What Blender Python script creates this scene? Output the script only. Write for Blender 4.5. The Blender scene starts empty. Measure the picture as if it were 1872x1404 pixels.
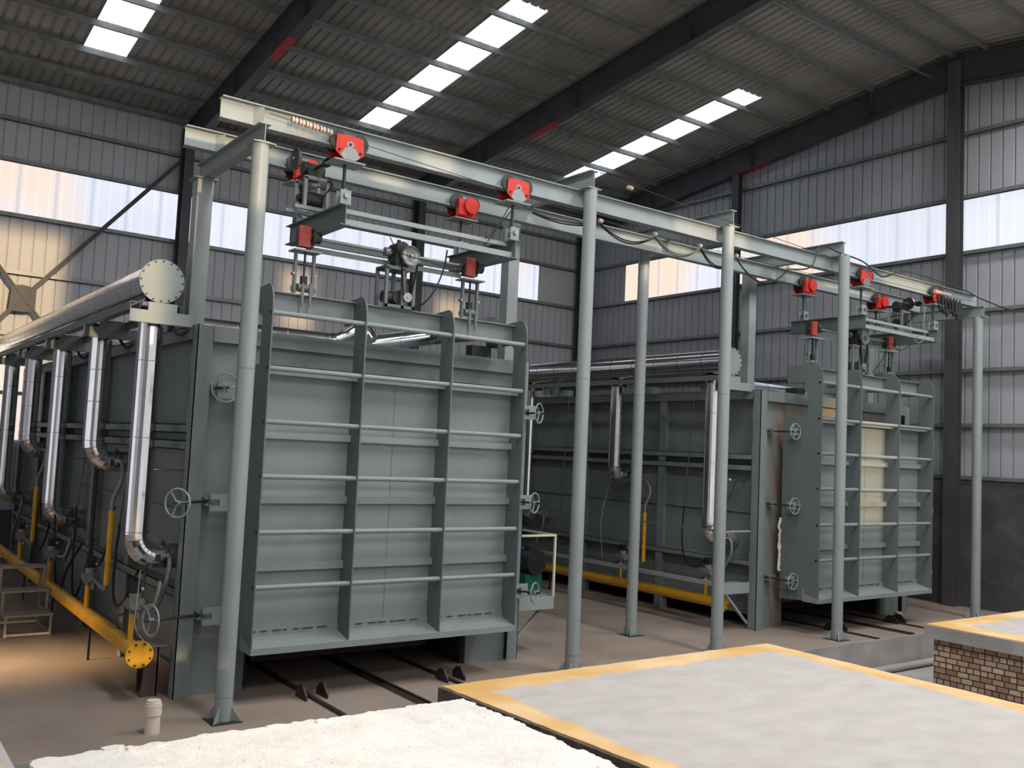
import bpy, math, random
from mathutils import Vector, Matrix, noise
random.seed(7)
S = bpy.context.scene
COL = S.collection
R = math.radians
PI = math.pi

# ------------------------------------------------------------------ camera
F_PX, YAW, PITCH, ROLL, EYE = 1697.4, 0.631746, 0.0720557, 0.0460537, 3.3
fw = Vector((math.sin(YAW) * math.cos(PITCH), math.cos(YAW) * math.cos(PITCH), math.sin(PITCH)))
rt = Vector((math.cos(YAW), -math.sin(YAW), 0)); up = rt.cross(fw)
r2 = rt * math.cos(ROLL) + up * math.sin(ROLL)
u2 = -rt * math.sin(ROLL) + up * math.cos(ROLL)
cd = bpy.data.cameras.new('camera'); cam = bpy.data.objects.new('camera', cd); COL.objects.link(cam)
cam.matrix_world = Matrix(((r2.x, u2.x, -fw.x, 0), (r2.y, u2.y, -fw.y, 0), (r2.z, u2.z, -fw.z, EYE), (0, 0, 0, 1)))
cd.sensor_fit = 'HORIZONTAL'; cd.sensor_width = 36; cd.lens = 36 * F_PX / 1872
cd.clip_start = 0.05; cd.clip_end = 300
S.camera = cam

# ------------------------------------------------------------------ light and exposure
S.view_settings.view_transform = 'Standard'; S.view_settings.look = 'None'
S.view_settings.exposure = 0.1; S.view_settings.gamma = 1; S.view_settings.use_curve_mapping = False
S.cycles.use_denoising = True
S.cycles.max_bounces = 7; S.cycles.diffuse_bounces = 4; S.cycles.glossy_bounces = 4
S.cycles.sample_clamp_indirect = 4; S.cycles.caustics_reflective = False; S.cycles.caustics_refractive = False
W = bpy.data.worlds.new('sky'); S.world = W; W.use_nodes = True
wn = W.node_tree.nodes; bg = wn['Background']
bg.inputs[0].default_value = (0.80, 0.88, 1.0, 1); bg.inputs[1].default_value = 1.0

def area(name, loc, size, power, color, aim, spread=180):
    l = bpy.data.lights.new(name, 'AREA'); l.shape = 'RECTANGLE'; l.size, l.size_y = size
    l.energy = power; l.color = color; l.spread = R(spread)
    o = bpy.data.objects.new(name, l); COL.objects.link(o); o.location = loc
    o.rotation_euler = Vector(aim).to_track_quat('-Z', 'Y').to_euler()
    return o
# daylight entering through the open front doors and the front window strip behind the viewer
area('daylight_front_doors', (9, -2.2, 3.4), (22, 6.0), 165, (1.0, 0.97, 0.95), (0.05, 1, 0.0))
area('daylight_front_strip', (9, -2.2, 9.5), (30, 1.5), 390, (0.98, 0.97, 0.97), (0, 1, -0.6), 140)
area('daylight_left_door', (-7.4, 14, 3.2), (9, 6.0), 120, (0.95, 0.96, 1.0), (1, 0, 0))
# daylight under the skylights of the front roof slope
for i, sx in enumerate((4.8, 12.4, 20.2)):
    area('daylight_skylight', (sx, 4.6, 12.9), (1.1, 8), 860, (1.0, 0.97, 0.94), (0, 0, -1))
area('added_warm_floor_spot', (-6.5, 14.4, 5.2), (1.6, 0.8), 33, (1.0, 0.66, 0.34), (8.4, 0.4, -5.2), 15)  # warm spot lamp added to lay an orange patch on the left floor
sun = bpy.data.lights.new('low_sun', 'SUN'); sun.energy = 2.6; sun.color = (1.0, 0.70, 0.38); sun.angle = R(1.2)
so = bpy.data.objects.new('low_sun', sun); COL.objects.link(so)
SUN = Vector((0.0, 1.0, -0.12))
so.rotation_euler = SUN.to_track_quat('-Z', 'Y').to_euler(); so.location = (5, -20, 12)

# ------------------------------------------------------------------ materials
def mat(name, col, rough=0.6, metal=0.0, var=0.12, scale=3.0, bump=0.0, bscale=60, stain=None, sscale=1.2, samt=0.5, stretch=(1, 1, 1), spec=0.4, pits=None):
    m = bpy.data.materials.new(name); m.use_nodes = True
    nt = m.node_tree; n = nt.nodes; L = nt.links
    b = n['Principled BSDF']; b.inputs['Roughness'].default_value = rough; b.inputs['Metallic'].default_value = metal
    b.inputs['Specular IOR Level'].default_value = spec
    tc = n.new('ShaderNodeTexCoord'); mp = n.new('ShaderNodeMapping'); mp.inputs['Scale'].default_value = stretch
    L.new(tc.outputs['Object'], mp.inputs[0])
    nz = n.new('ShaderNodeTexNoise'); nz.inputs['Scale'].default_value = scale; nz.inputs['Detail'].default_value = 6
    L.new(mp.outputs[0], nz.inputs[0])
    cr = n.new('ShaderNodeValToRGB')
    cr.color_ramp.elements[0].position = 0.3; cr.color_ramp.elements[1].position = 0.7
    cr.color_ramp.elements[0].color = (*[c * (1 - var) for c in col], 1)
    cr.color_ramp.elements[1].color = (*[min(1, c * (1 + var)) for c in col], 1)
    L.new(nz.outputs['Fac'], cr.inputs[0]); out = cr.outputs[0]
    if stain:
        n2 = n.new('ShaderNodeTexNoise'); n2.inputs['Scale'].default_value = sscale; n2.inputs['Detail'].default_value = 8
        n2.inputs['Roughness'].default_value = 0.65
        L.new(mp.outputs[0], n2.inputs[0])
        c2 = n.new('ShaderNodeValToRGB'); c2.color_ramp.elements[0].position = 0.52; c2.color_ramp.elements[1].position = 0.72
        c2.color_ramp.elements[0].color = (0, 0, 0, 1); c2.color_ramp.elements[1].color = (samt, samt, samt, 1)
        L.new(n2.outputs['Fac'], c2.inputs[0])
        mx = n.new('ShaderNodeMix'); mx.data_type = 'RGBA'; mx.inputs['B'].default_value = (*stain, 1)
        L.new(c2.outputs[0], mx.inputs['Factor']); L.new(out, mx.inputs['A']); out = mx.outputs['Result']
    if pits:
        for sc_, lo, hi in ((38, 0.68, 0.72), (95, 0.69, 0.73)):
            n4 = n.new('ShaderNodeTexNoise'); n4.inputs['Scale'].default_value = sc_; n4.inputs['Detail'].default_value = 2; L.new(mp.outputs[0], n4.inputs[0])
            c4 = n.new('ShaderNodeValToRGB'); c4.color_ramp.elements[0].position = lo; c4.color_ramp.elements[1].position = hi; L.new(n4.outputs['Fac'], c4.inputs[0])
            m4 = n.new('ShaderNodeMix'); m4.data_type = 'RGBA'; m4.inputs['B'].default_value = (*pits, 1)
            L.new(c4.outputs[0], m4.inputs['Factor']); L.new(out, m4.inputs['A']); out = m4.outputs['Result']
    L.new(out, b.inputs['Base Color'])
    if bump:
        n3 = n.new('ShaderNodeTexNoise'); n3.inputs['Scale'].default_value = bscale; n3.inputs['Detail'].default_value = 4
        L.new(mp.outputs[0], n3.inputs[0])
        bp = n.new('ShaderNodeBump'); bp.inputs['Strength'].default_value = bump; bp.inputs['Distance'].default_value = 0.01
        L.new(n3.outputs['Fac'], bp.inputs['Height']); L.new(bp.outputs[0], b.inputs['Normal'])
    return m

def glow(name, col, strength, ribs=None, per=0.9, wid=0.09, dk=(0.52, 0.56, 0.72), axis2=True):
    m = bpy.data.materials.new(name); m.use_nodes = True
    nt = m.node_tree; n = nt.nodes; L = nt.links
    b = n['Principled BSDF']; b.inputs['Base Color'].default_value = (0.12, 0.12, 0.12, 1); b.inputs['Roughness'].default_value = 0.5
    tc = n.new('ShaderNodeTexCoord'); nz = n.new('ShaderNodeTexNoise'); nz.inputs['Scale'].default_value = 0.35; nz.inputs['Detail'].default_value = 5
    L.new(tc.outputs['Object'], nz.inputs[0])
    cr = n.new('ShaderNodeValToRGB'); cr.color_ramp.elements[0].position = 0.35; cr.color_ramp.elements[1].position = 0.65
    cr.color_ramp.elements[0].color = (*[c * 0.90 for c in col], 1); cr.color_ramp.elements[1].color = (*col, 1)
    L.new(nz.outputs['Fac'], cr.inputs[0]); out = cr.outputs[0]
    if ribs:
        n2 = n.new('ShaderNodeTexNoise'); n2.inputs['Scale'].default_value = 0.16; n2.inputs['Detail'].default_value = 1
        L.new(tc.outputs['Object'], n2.inputs[0]); c2 = n.new('ShaderNodeValToRGB'); c2.color_ramp.elements[0].position = 0.56; c2.color_ramp.elements[1].position = 0.64
        L.new(n2.outputs['Fac'], c2.inputs[0]); m2 = n.new('ShaderNodeMix'); m2.data_type = 'RGBA'; m2.inputs['B'].default_value = (*ribs, 1)
        L.new(c2.outputs[0], m2.inputs['Factor']); L.new(out, m2.inputs['A']); out = m2.outputs['Result']
        sp = n.new('ShaderNodeSeparateXYZ'); L.new(tc.outputs['Object'], sp.inputs[0]); ad = n.new('ShaderNodeMath'); ad.operation = 'ADD'
        L.new(sp.outputs['X'], ad.inputs[0])
        if axis2: L.new(sp.outputs['Y'], ad.inputs[1])
        else: ad.inputs[1].default_value = 0.0
        md = n.new('ShaderNodeMath'); md.operation = 'MODULO'; L.new(ad.outputs[0], md.inputs[0]); md.inputs[1].default_value = per
        ab = n.new('ShaderNodeMath'); ab.operation = 'ABSOLUTE'; L.new(md.outputs[0], ab.inputs[0])
        lt = n.new('ShaderNodeMath'); lt.operation = 'LESS_THAN'; L.new(ab.outputs[0], lt.inputs[0]); lt.inputs[1].default_value = wid
        ml = n.new('ShaderNodeMath'); ml.operation = 'MULTIPLY'; L.new(lt.outputs[0], ml.inputs[0]); ml.inputs[1].default_value = 0.55
        m3 = n.new('ShaderNodeMix'); m3.data_type = 'RGBA'; m3.inputs['B'].default_value = (*dk, 1)
        L.new(ml.outputs[0], m3.inputs['Factor']); L.new(out, m3.inputs['A']); out = m3.outputs['Result']
    L.new(out, b.inputs['Emission Color'])
    b.inputs['Emission Strength'].default_value = strength
    return m

M_ = dict(
    kiln=mat('kiln_paint', (0.195, 0.23, 0.23), 0.42, var=0.10, scale=1.3, bump=0.15, bscale=25, stain=(0.145, 0.175, 0.17), sscale=1.0, samt=0.8),
    kiln_door=mat('door_paint', (0.235, 0.27, 0.268), 0.40, var=0.08, scale=1.1, bump=0.12, bscale=20, stain=(0.175, 0.20, 0.20), sscale=1.0, samt=0.8, stretch=(0.6, 1, 1.2)),
    fin=mat('fin_paint', (0.135, 0.162, 0.165), 0.42, var=0.06, scale=1.5),
    rust_paint=mat('rust_stained_paint', (0.25, 0.235, 0.20), 0.6, var=0.2, scale=1.5, stain=(0.20, 0.10, 0.04), sscale=1.5, samt=0.8, stretch=(1.5, 1.5, 0.4)),
    gantry=mat('gantry_paint', (0.275, 0.315, 0.32), 0.42, var=0.08, scale=2, stain=(0.27, 0.30, 0.29), sscale=1.6, samt=0.6),
    post=mat('post_paint', (0.27, 0.305, 0.31), 0.38, var=0.08, scale=2, stain=(0.25, 0.28, 0.27), sscale=2.5, samt=0.5, stretch=(1, 1, 0.4)),
    frame=mat('dark_frame_paint', (0.062, 0.064, 0.072), 0.5, var=0.2, scale=2, stain=(0.11, 0.075, 0.055), sscale=0.9, samt=0.45),
    red_mark=mat('red_marking_paint', (0.42, 0.02, 0.02), 0.5, var=0.25, scale=8),
    purlin=mat('purlin_steel', (0.24, 0.243, 0.238), 0.42, metal=0.2, var=0.25, scale=3),
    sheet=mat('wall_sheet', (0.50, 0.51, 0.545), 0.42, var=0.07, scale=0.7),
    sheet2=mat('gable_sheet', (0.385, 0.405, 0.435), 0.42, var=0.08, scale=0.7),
    roof=mat('roof_sheet', (0.34, 0.325, 0.29), 0.5, var=0.16, scale=0.6, stain=(0.22, 0.19, 0.15), sscale=0.4, samt=0.6),
    girt=mat('girt_steel', (0.20, 0.215, 0.22), 0.4, metal=0.3, var=0.12),
    alu=mat('aluminium_cladding', (0.74, 0.75, 0.78), 0.16, metal=1.0, var=0.05, scale=2, bump=0.10, bscale=6),
    seam=mat('cladding_seam', (0.40, 0.40, 0.42), 0.3, metal=1.0, var=0.05),
    steel=mat('bare_steel', (0.30, 0.31, 0.31), 0.35, metal=0.8, var=0.2),
    dark=mat('dark_machine_steel', (0.045, 0.047, 0.046), 0.45, metal=0.4, var=0.3, scale=8),
    black=mat('black_rubber', (0.012, 0.012, 0.013), 0.5, var=0.1),
    red=mat('red_trolley_paint', (0.60, 0.035, 0.022), 0.38, var=0.12, scale=6),
    redrust=mat('faded_red_paint', (0.30, 0.045, 0.03), 0.5, var=0.3, scale=10),
    yellow=mat('yellow_pipe_paint', (0.66, 0.34, 0.015), 0.42, var=0.10, scale=3, stain=(0.42, 0.25, 0.06), sscale=2, samt=0.6),
    burner=mat('burner_casting', (0.21, 0.21, 0.19), 0.5, metal=0.3, var=0.25, scale=8),
    hose=mat('braided_hose', (0.22, 0.22, 0.20), 0.45, metal=0.5, var=0.2, scale=30),
    conduit=mat('olive_conduit', (0.13, 0.12, 0.075), 0.5, var=0.1),
    concrete=mat('floor_concrete', (0.275, 0.225, 0.19), 0.75, var=0.16, scale=0.7, bump=0.25, bscale=30, stain=(0.20, 0.155, 0.13), sscale=0.5, samt=0.75),
    pit=mat('pit_concrete', (0.32, 0.31, 0.30), 0.8, var=0.22, scale=1.6, bump=0.3, bscale=20, stain=(0.34, 0.31, 0.27), sscale=1.1, samt=0.7),
    dado=mat('dado_render', (0.07, 0.07, 0.075), 0.85, var=0.3, scale=1.2, bump=0.5, bscale=14, stain=(0.15, 0.15, 0.16), sscale=0.8, samt=0.7),
    rail=mat('rusty_rail', (0.06, 0.042, 0.034), 0.55, metal=0.4, var=0.3, scale=8),
    castable=mat('white_castable', (0.84, 0.81, 0.77), 0.9, var=0.07, scale=5, bump=0.9, bscale=45, stain=(0.72, 0.58, 0.46), sscale=2.4, samt=0.4, pits=(0.42, 0.33, 0.26)),
    slab=mat('grey_castable', (0.48, 0.455, 0.44), 0.85, var=0.09, scale=2.6, bump=0.35, bscale=30, stain=(0.56, 0.47, 0.39), sscale=1.6, samt=0.5, stretch=(1, 1.6, 1), pits=(0.33, 0.29, 0.26)),
    ochre=mat('ochre_border', (0.72, 0.47, 0.21), 0.85, var=0.10, scale=3, bump=0.25, bscale=25, stain=(0.78, 0.62, 0.42), sscale=1.1, samt=0.6),
    darkedge=mat('scorched_edge', (0.13, 0.105, 0.095), 0.8, var=0.35, scale=8, bump=0.4, bscale=20),
    tread=mat('tread_steel', (0.34, 0.30, 0.24), 0.5, metal=0.4, var=0.2, scale=5),
    pvc=mat('cream_plastic', (0.72, 0.63, 0.53), 0.45, var=0.06, stain=(0.40, 0.30, 0.22), sscale=6, samt=0.6),
    brown=mat('brown_primer', (0.085, 0.052, 0.045), 0.6, var=0.25, scale=6),
    cream=mat('cream_rail_paint', (0.62, 0.58, 0.46), 0.45, var=0.06),
    green=mat('green_machine_paint', (0.02, 0.17, 0.13), 0.4, var=0.1),
    navy=mat('blue_black_motor_paint', (0.03, 0.045, 0.065), 0.4, var=0.2, scale=8),
    ceramic=mat('glazed_porcelain', (0.62, 0.50, 0.42), 0.25, var=0.15, scale=20),
    fire=mat('fire_brick', (0.55, 0.44, 0.32), 0.85, var=0.12, scale=12),
    fibre=mat('ceramic_fibre', (0.75, 0.70, 0.62), 0.95, var=0.1, scale=20, bump=0.8, bscale=60),
    dark_inner=mat('dark_interior', (0.03, 0.028, 0.026), 0.9, var=0.2),  # near-black colour of the mouth lining and back plate
    pulley=mat('worn_pulley', (0.33, 0.33, 0.30), 0.35, metal=0.7, var=0.2, scale=10),
    window=glow('translucent_panel', (0.84, 0.88, 1.0), 0.92, (1.0, 0.80, 0.66)),
    skylight=glow('skylight_panel', (0.84, 0.91, 1.0), 1.6, (0.84, 0.91, 1.0), 0.25, 0.05, (0.28, 0.34, 0.42), False),
)

def brick_mat():
    m = bpy.data.materials.new('old_brickwork'); m.use_nodes = True
    nt = m.node_tree; n = nt.nodes; L = nt.links; b = n['Principled BSDF']; b.inputs['Roughness'].default_value = 0.9
    tc = n.new('ShaderNodeTexCoord'); sp = n.new('ShaderNodeSeparateXYZ'); cb = n.new('ShaderNodeCombineXYZ')
    L.new(tc.outputs['Object'], sp.inputs[0])
    ad = n.new('ShaderNodeMath'); ad.operation = 'ADD'; L.new(sp.outputs['X'], ad.inputs[0]); L.new(sp.outputs['Y'], ad.inputs[1])
    L.new(ad.outputs[0], cb.inputs['X']); L.new(sp.outputs['Z'], cb.inputs['Y'])
    br = n.new('ShaderNodeTexBrick'); br.inputs['Scale'].default_value = 1.0
    br.inputs['Brick Width'].default_value = 0.17; br.inputs['Row Height'].default_value = 0.082
    br.inputs['Mortar Size'].default_value = 0.009; br.inputs['Color1'].default_value = (0.62, 0.47, 0.33, 1)
    br.inputs['Color2'].default_value = (0.27, 0.13, 0.085, 1); br.inputs['Mortar'].default_value = (0.05, 0.035, 0.03, 1)
    br.offset = 0.37; br.squash = 0.6; br.squash_frequency = 3
    L.new(cb.outputs[0], br.inputs['Vector'])
    nz = n.new('ShaderNodeTexNoise'); nz.inputs['Scale'].default_value = 9; nz.inputs['Detail'].default_value = 5
    L.new(tc.outputs['Object'], nz.inputs[0])
    mx = n.new('ShaderNodeMix'); mx.data_type = 'RGBA'; mx.blend_type = 'OVERLAY'; mx.inputs['Factor'].default_value = 0.35
    L.new(br.outputs['Color'], mx.inputs['A']); L.new(nz.outputs['Color'], mx.inputs['B'])
    L.new(mx.outputs['Result'], b.inputs['Base Color'])
    bp = n.new('ShaderNodeBump'); bp.inputs['Strength'].default_value = 0.8; bp.inputs['Distance'].default_value = 0.01; bp.invert = True
    L.new(br.outputs['Fac'], bp.inputs['Height']); L.new(bp.outputs[0], b.inputs['Normal'])
    return m
M_['brick'] = brick_mat()
def deck_mat(name, x0, x1, y0, y1):
    """grey castable field inside an ochre brick border, soft worn transition; coordinates local to the car"""
    m = M_['slab'].copy(); m.name = name; nt = m.node_tree; n = nt.nodes; L = nt.links
    b = n['Principled BSDF']; grey = b.inputs['Base Color'].links[0].from_socket
    tc = n.new('ShaderNodeTexCoord'); sp = n.new('ShaderNodeSeparateXYZ'); L.new(tc.outputs['Object'], sp.inputs[0])
    def M(op, a, c):
        q = n.new('ShaderNodeMath'); q.operation = op
        for i, v in enumerate((a, c)):
            if isinstance(v, (int, float)): q.inputs[i].default_value = v
            else: L.new(v, q.inputs[i])
        return q.outputs[0]
    X, Y = sp.outputs['X'], sp.outputs['Y']
    d = M('MINIMUM', M('MINIMUM', M('SUBTRACT', X, x0), M('SUBTRACT', x1, X)), M('MINIMUM', M('SUBTRACT', Y, y0), M('SUBTRACT', y1, Y)))
    nz = n.new('ShaderNodeTexNoise'); nz.inputs['Scale'].default_value = 3.0; nz.inputs['Detail'].default_value = 7; L.new(tc.outputs['Object'], nz.inputs[0])
    d = M('ADD', d, M('MULTIPLY', M('SUBTRACT', nz.outputs['Fac'], 0.5), 0.28))
    mr = n.new('ShaderNodeMapRange'); mr.inputs['From Min'].default_value = -0.035; mr.inputs['From Max'].default_value = 0.035; L.new(d, mr.inputs['Value'])
    n2 = n.new('ShaderNodeTexNoise'); n2.inputs['Scale'].default_value = 1.3; n2.inputs['Detail'].default_value = 6; L.new(tc.outputs['Object'], n2.inputs[0])
    cr = n.new('ShaderNodeValToRGB'); cr.color_ramp.elements[0].position = 0.35; cr.color_ramp.elements[1].position = 0.68
    cr.color_ramp.elements[0].color = (0.64, 0.38, 0.13, 1); cr.color_ramp.elements[1].color = (0.76, 0.56, 0.32, 1); L.new(n2.outputs['Fac'], cr.inputs[0])
    mx = n.new('ShaderNodeMix'); mx.data_type = 'RGBA'; L.new(mr.outputs[0], mx.inputs['Factor']); L.new(cr.outputs[0], mx.inputs['A']); L.new(grey, mx.inputs['B'])
    L.new(mx.outputs['Result'], b.inputs['Base Color'])
    return m
def sealed_stain():
    """kiln paint with rust bleeding out from the leaking door seal"""
    m = M_['kiln'].copy(); m.name = 'kiln_paint_with_seal_rust'; nt = m.node_tree; n = nt.nodes; L = nt.links
    b = n['Principled BSDF']; src = b.inputs['Base Color'].links[0].from_socket
    tc = n.new('ShaderNodeTexCoord'); sp = n.new('ShaderNodeSeparateXYZ'); L.new(tc.outputs['Object'], sp.inputs[0])
    mr = n.new('ShaderNodeMapRange'); mr.inputs['From Min'].default_value = -2.36; mr.inputs['From Max'].default_value = -2.05; L.new(sp.outputs['X'], mr.inputs['Value'])
    nz = n.new('ShaderNodeTexNoise'); nz.inputs['Scale'].default_value = 1.6; nz.inputs['Detail'].default_value = 6; L.new(tc.outputs['Object'], nz.inputs[0])
    mu = n.new('ShaderNodeMath'); mu.operation = 'MULTIPLY'; L.new(mr.outputs[0], mu.inputs[0]); L.new(nz.outputs['Fac'], mu.inputs[1])
    mu2 = n.new('ShaderNodeMath'); mu2.operation = 'MULTIPLY'; L.new(mu.outputs[0], mu2.inputs[0]); mu2.inputs[1].default_value = 1.0; mu2.use_clamp = True
    mx = n.new('ShaderNodeMix'); mx.data_type = 'RGBA'; mx.inputs['B'].default_value = (0.20, 0.105, 0.05, 1)
    L.new(mu2.outputs[0], mx.inputs['Factor']); L.new(src, mx.inputs['A']); L.new(mx.outputs['Result'], b.inputs['Base Color'])
    return m
M_['sealrust'] = sealed_stain()

# ------------------------------------------------------------------ geometry helpers
class G:
    """collects shapes in world coordinates; becomes ONE mesh object"""
    def __init__(s): s.v = []; s.f = []; s.smooth = False
    def add(s, vs, fs):
        b = len(s.v); s.v += [tuple(p) for p in vs]; s.f += [[b + i for i in f] for f in fs]; return s
    def box(s, x0, x1, y0, y1, z0, z1):
        return s.add([(x0, y0, z0), (x1, y0, z0), (x1, y1, z0), (x0, y1, z0), (x0, y0, z1), (x1, y0, z1), (x1, y1, z1), (x0, y1, z1)],
                     [(0, 3, 2, 1), (4, 5, 6, 7), (0, 1, 5, 4), (1, 2, 6, 5), (2, 3, 7, 6), (3, 0, 4, 7)])
    def bar(s, p0, p1, w, h, upv=(0, 0, 1)):
        p0, p1 = Vector(p0), Vector(p1); d = (p1 - p0).normalized(); u = Vector(upv)
        if abs(d.dot(u)) > 0.98: u = Vector((0, 1, 0))
        sd = d.cross(u).normalized(); u = sd.cross(d).normalized()
        vs = [p + sd * a * w / 2 + u * b * h / 2 for p in (p0, p1) for a, b in ((-1, -1), (1, -1), (1, 1), (-1, 1))]
        return s.add(vs, [(0, 1, 2, 3), (7, 6, 5, 4), (0, 4, 5, 1), (1, 5, 6, 2), (2, 6, 7, 3), (3, 7, 4, 0)])
    def cyl(s, p0, p1, r, n=16, r1=None, caps=True):
        p0, p1 = Vector(p0), Vector(p1); d = (p1 - p0).normalized()
        a = d.orthogonal().normalized(); b = d.cross(a); r1 = r if r1 is None else r1
        vs = [p + (a * math.cos(2 * PI * i / n) + b * math.sin(2 * PI * i / n)) * q for p, q in ((p0, r), (p1, r1)) for i in range(n)]
        fs = [(i, (i + 1) % n, n + (i + 1) % n, n + i) for i in range(n)]
        if caps: fs += [tuple(range(n - 1, -1, -1)), tuple(range(n, 2 * n))]
        s.smooth = True
        return s.add(vs, fs)
    def tube(s, pts, r, n=10, rs=None, caps=True):
        P = [Vector(p) for p in pts]; k = len(P); vs = []; ref = None
        for i, p in enumerate(P):
            t = (P[min(i + 1, k - 1)] - P[max(i - 1, 0)]).normalized()
            if ref is None: ref = t.orthogonal().normalized()
            a = (ref - t * ref.dot(t)).normalized(); ref = a; b = t.cross(a); q = rs[i] if rs else r
            vs += [p + (a * math.cos(2 * PI * j / n) + b * math.sin(2 * PI * j / n)) * q for j in range(n)]
        fs = [(i * n + j, i * n + (j + 1) % n, (i + 1) * n + (j + 1) % n, (i + 1) * n + j) for i in range(k - 1) for j in range(n)]
        if caps: fs += [tuple(range(n - 1, -1, -1)), tuple(range((k - 1) * n, k * n))]
        s.smooth = True
        return s.add(vs, fs)
    def ring(s, c, ax, Rr, r, n=28, m=8, a0=0, a1=2 * PI):
        c, ax = Vector(c), Vector(ax).normalized(); a = ax.orthogonal().normalized(); b = ax.cross(a)
        full = abs(a1 - a0 - 2 * PI) < 1e-6; vs = []; k = n if full else n + 1
        for i in range(k):
            t = a0 + (a1 - a0) * i / n; e = a * math.cos(t) + b * math.sin(t)
            vs += [c + e * (Rr + r * math.cos(2 * PI * j / m)) + ax * r * math.sin(2 * PI * j / m) for j in range(m)]
        fs = [(i * m + j, ((i + 1) % k) * m + j, ((i + 1) % k) * m + (j + 1) % m, i * m + (j + 1) % m) for i in range(k if full else n) for j in range(m)]
        s.smooth = True
        return s.add(vs, fs)
    def prism(s, poly, ax, a0, a1):
        """poly in the plane across axis ax ('x': (y,z), 'y': (x,z), 'z': (x,y))"""
        def P(p, a): return {'x': (a, p[0], p[1]), 'y': (p[0], a, p[1]), 'z': (p[0], p[1], a)}[ax]
        n = len(poly); vs = [P(p, a0) for p in poly] + [P(p, a1) for p in poly]
        fs = [tuple(range(n)), tuple(range(2 * n - 1, n - 1, -1))] + [(i, n + i, n + (i + 1) % n, (i + 1) % n) for i in range(n)]
        return s.add(vs, fs)
    def ibeam(s, ax, c0, c1, a, z0, z1, w, tf=0.014, tw=0.010):
        """I section running along 'x' or 'y' from c0 to c1, centred at a on the other axis"""
        prof = [(a - w / 2, z0), (a + w / 2, z0), (a + w / 2, z0 + tf), (a + tw / 2, z0 + tf), (a + tw / 2, z1 - tf), (a + w / 2, z1 - tf),
                (a + w / 2, z1), (a - w / 2, z1), (a - w / 2, z1 - tf), (a - tw / 2, z1 - tf), (a - tw / 2, z0 + tf), (a - w / 2, z0 + tf)]
        return s.prism(prof, ax, c0, c1)
    def channel(s, ax, c0, c1, a, z0, z1, w, t=0.01, side=1):
        """C section, web at a, flanges going to a+side*w"""
        e = a + side * w
        prof = [(a, z0), (e, z0), (e, z0 + t), (a + side * t, z0 + t), (a + side * t, z1 - t), (e, z1 - t), (e, z1), (a, z1)]
        return s.prism(prof, ax, c0, c1)
    def hcol(s, x, y, w, d, z0, z1, t=0.012, face='x'):
        """upright H section; flanges face +-x or +-y"""
        if face == 'y':
            s.box(x - w / 2, x + w / 2, y - d / 2, y - d / 2 + t, z0, z1); s.box(x - w / 2, x + w / 2, y + d / 2 - t, y + d / 2, z0, z1)
            return s.box(x - t / 2, x + t / 2, y - d / 2 + t, y + d / 2 - t, z0, z1)
        s.box(x - w / 2, x - w / 2 + t, y - d / 2, y + d / 2, z0, z1); s.box(x + w / 2 - t, x + w / 2, y - d / 2, y + d / 2, z0, z1)
        return s.box(x - w / 2 + t, x + w / 2 - t, y - t / 2, y + t / 2, z0, z1)
    def ball(s, c, r, n=10):
        c = Vector(c); vs = [c + Vector((0, 0, r))]
        for i in range(1, n // 2):
            a = PI * i / (n // 2)
            vs += [c + Vector((math.sin(a) * math.cos(2 * PI * j / n), math.sin(a) * math.sin(2 * PI * j / n), math.cos(a))) * r for j in range(n)]
        vs.append(c - Vector((0, 0, r))); k = n // 2 - 1
        fs = [(0, 1 + j, 1 + (j + 1) % n) for j in range(n)]
        for i in range(k - 1): fs += [(1 + i * n + j, 1 + (i + 1) * n + j, 1 + (i + 1) * n + (j + 1) % n, 1 + i * n + (j + 1) % n) for j in range(n)]
        fs += [(len(vs) - 1, 1 + (k - 1) * n + (j + 1) % n, 1 + (k - 1) * n + j) for j in range(n)]
        s.smooth = True
        return s.add(vs, fs)
    def mesh(s, name, m, org):
        me = bpy.data.meshes.new(name); o = Vector(org)
        me.from_pydata([(v[0] - o.x, v[1] - o.y, v[2] - o.z) for v in s.v], [], s.f); me.validate()
        import bmesh
        bm = bmesh.new(); bm.from_mesh(me); bmesh.ops.recalc_face_normals(bm, faces=bm.faces); bm.to_mesh(me); bm.free()
        me.materials.append(M_[m] if isinstance(m, str) else m)
        if s.smooth:
            me.shade_smooth(); me.set_sharp_from_angle(angle=R(38))
        return me

class Thing:
    def __init__(s, name, label, cat, loc, group=None):
        s.o = bpy.data.objects.new(name, None); COL.objects.link(s.o); s.o.location = loc; s.loc = Vector(loc)
        s.o.empty_display_size = 0.2; s.o['label'] = label; s.o['category'] = cat
        if group: s.o['group'] = group
    def part(s, name, g, m, parent=None, label=None):
        ob = bpy.data.objects.new(name, g.mesh(name, m, s.loc)); COL.objects.link(ob); ob.parent = parent or s.o
        if label: ob['label'] = label
        return ob

def many(t, name, gs, m, parent=None):
    for q in gs: t.part(name, q, m, parent=parent)

def solo(name, g, m, label, cat, group=None, kind=None):
    xs = [v[0] for v in g.v]; ys = [v[1] for v in g.v]; zs = [v[2] for v in g.v]
    org = ((min(xs) + max(xs)) / 2, (min(ys) + max(ys)) / 2, min(zs))
    ob = bpy.data.objects.new(name, g.mesh(name, m, org)); COL.objects.link(ob); ob.location = org
    if label: ob['label'] = label; ob['category'] = cat
    if group: ob['group'] = group
    if kind: ob['kind'] = kind
    return ob

def struct(name, g, m, parent=None):
    ob = bpy.data.objects.new(name, g.mesh(name, m, (0, 0, 0))); COL.objects.link(ob)
    if parent: ob.parent = parent
    else: ob['kind'] = 'structure'
    return ob

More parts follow.
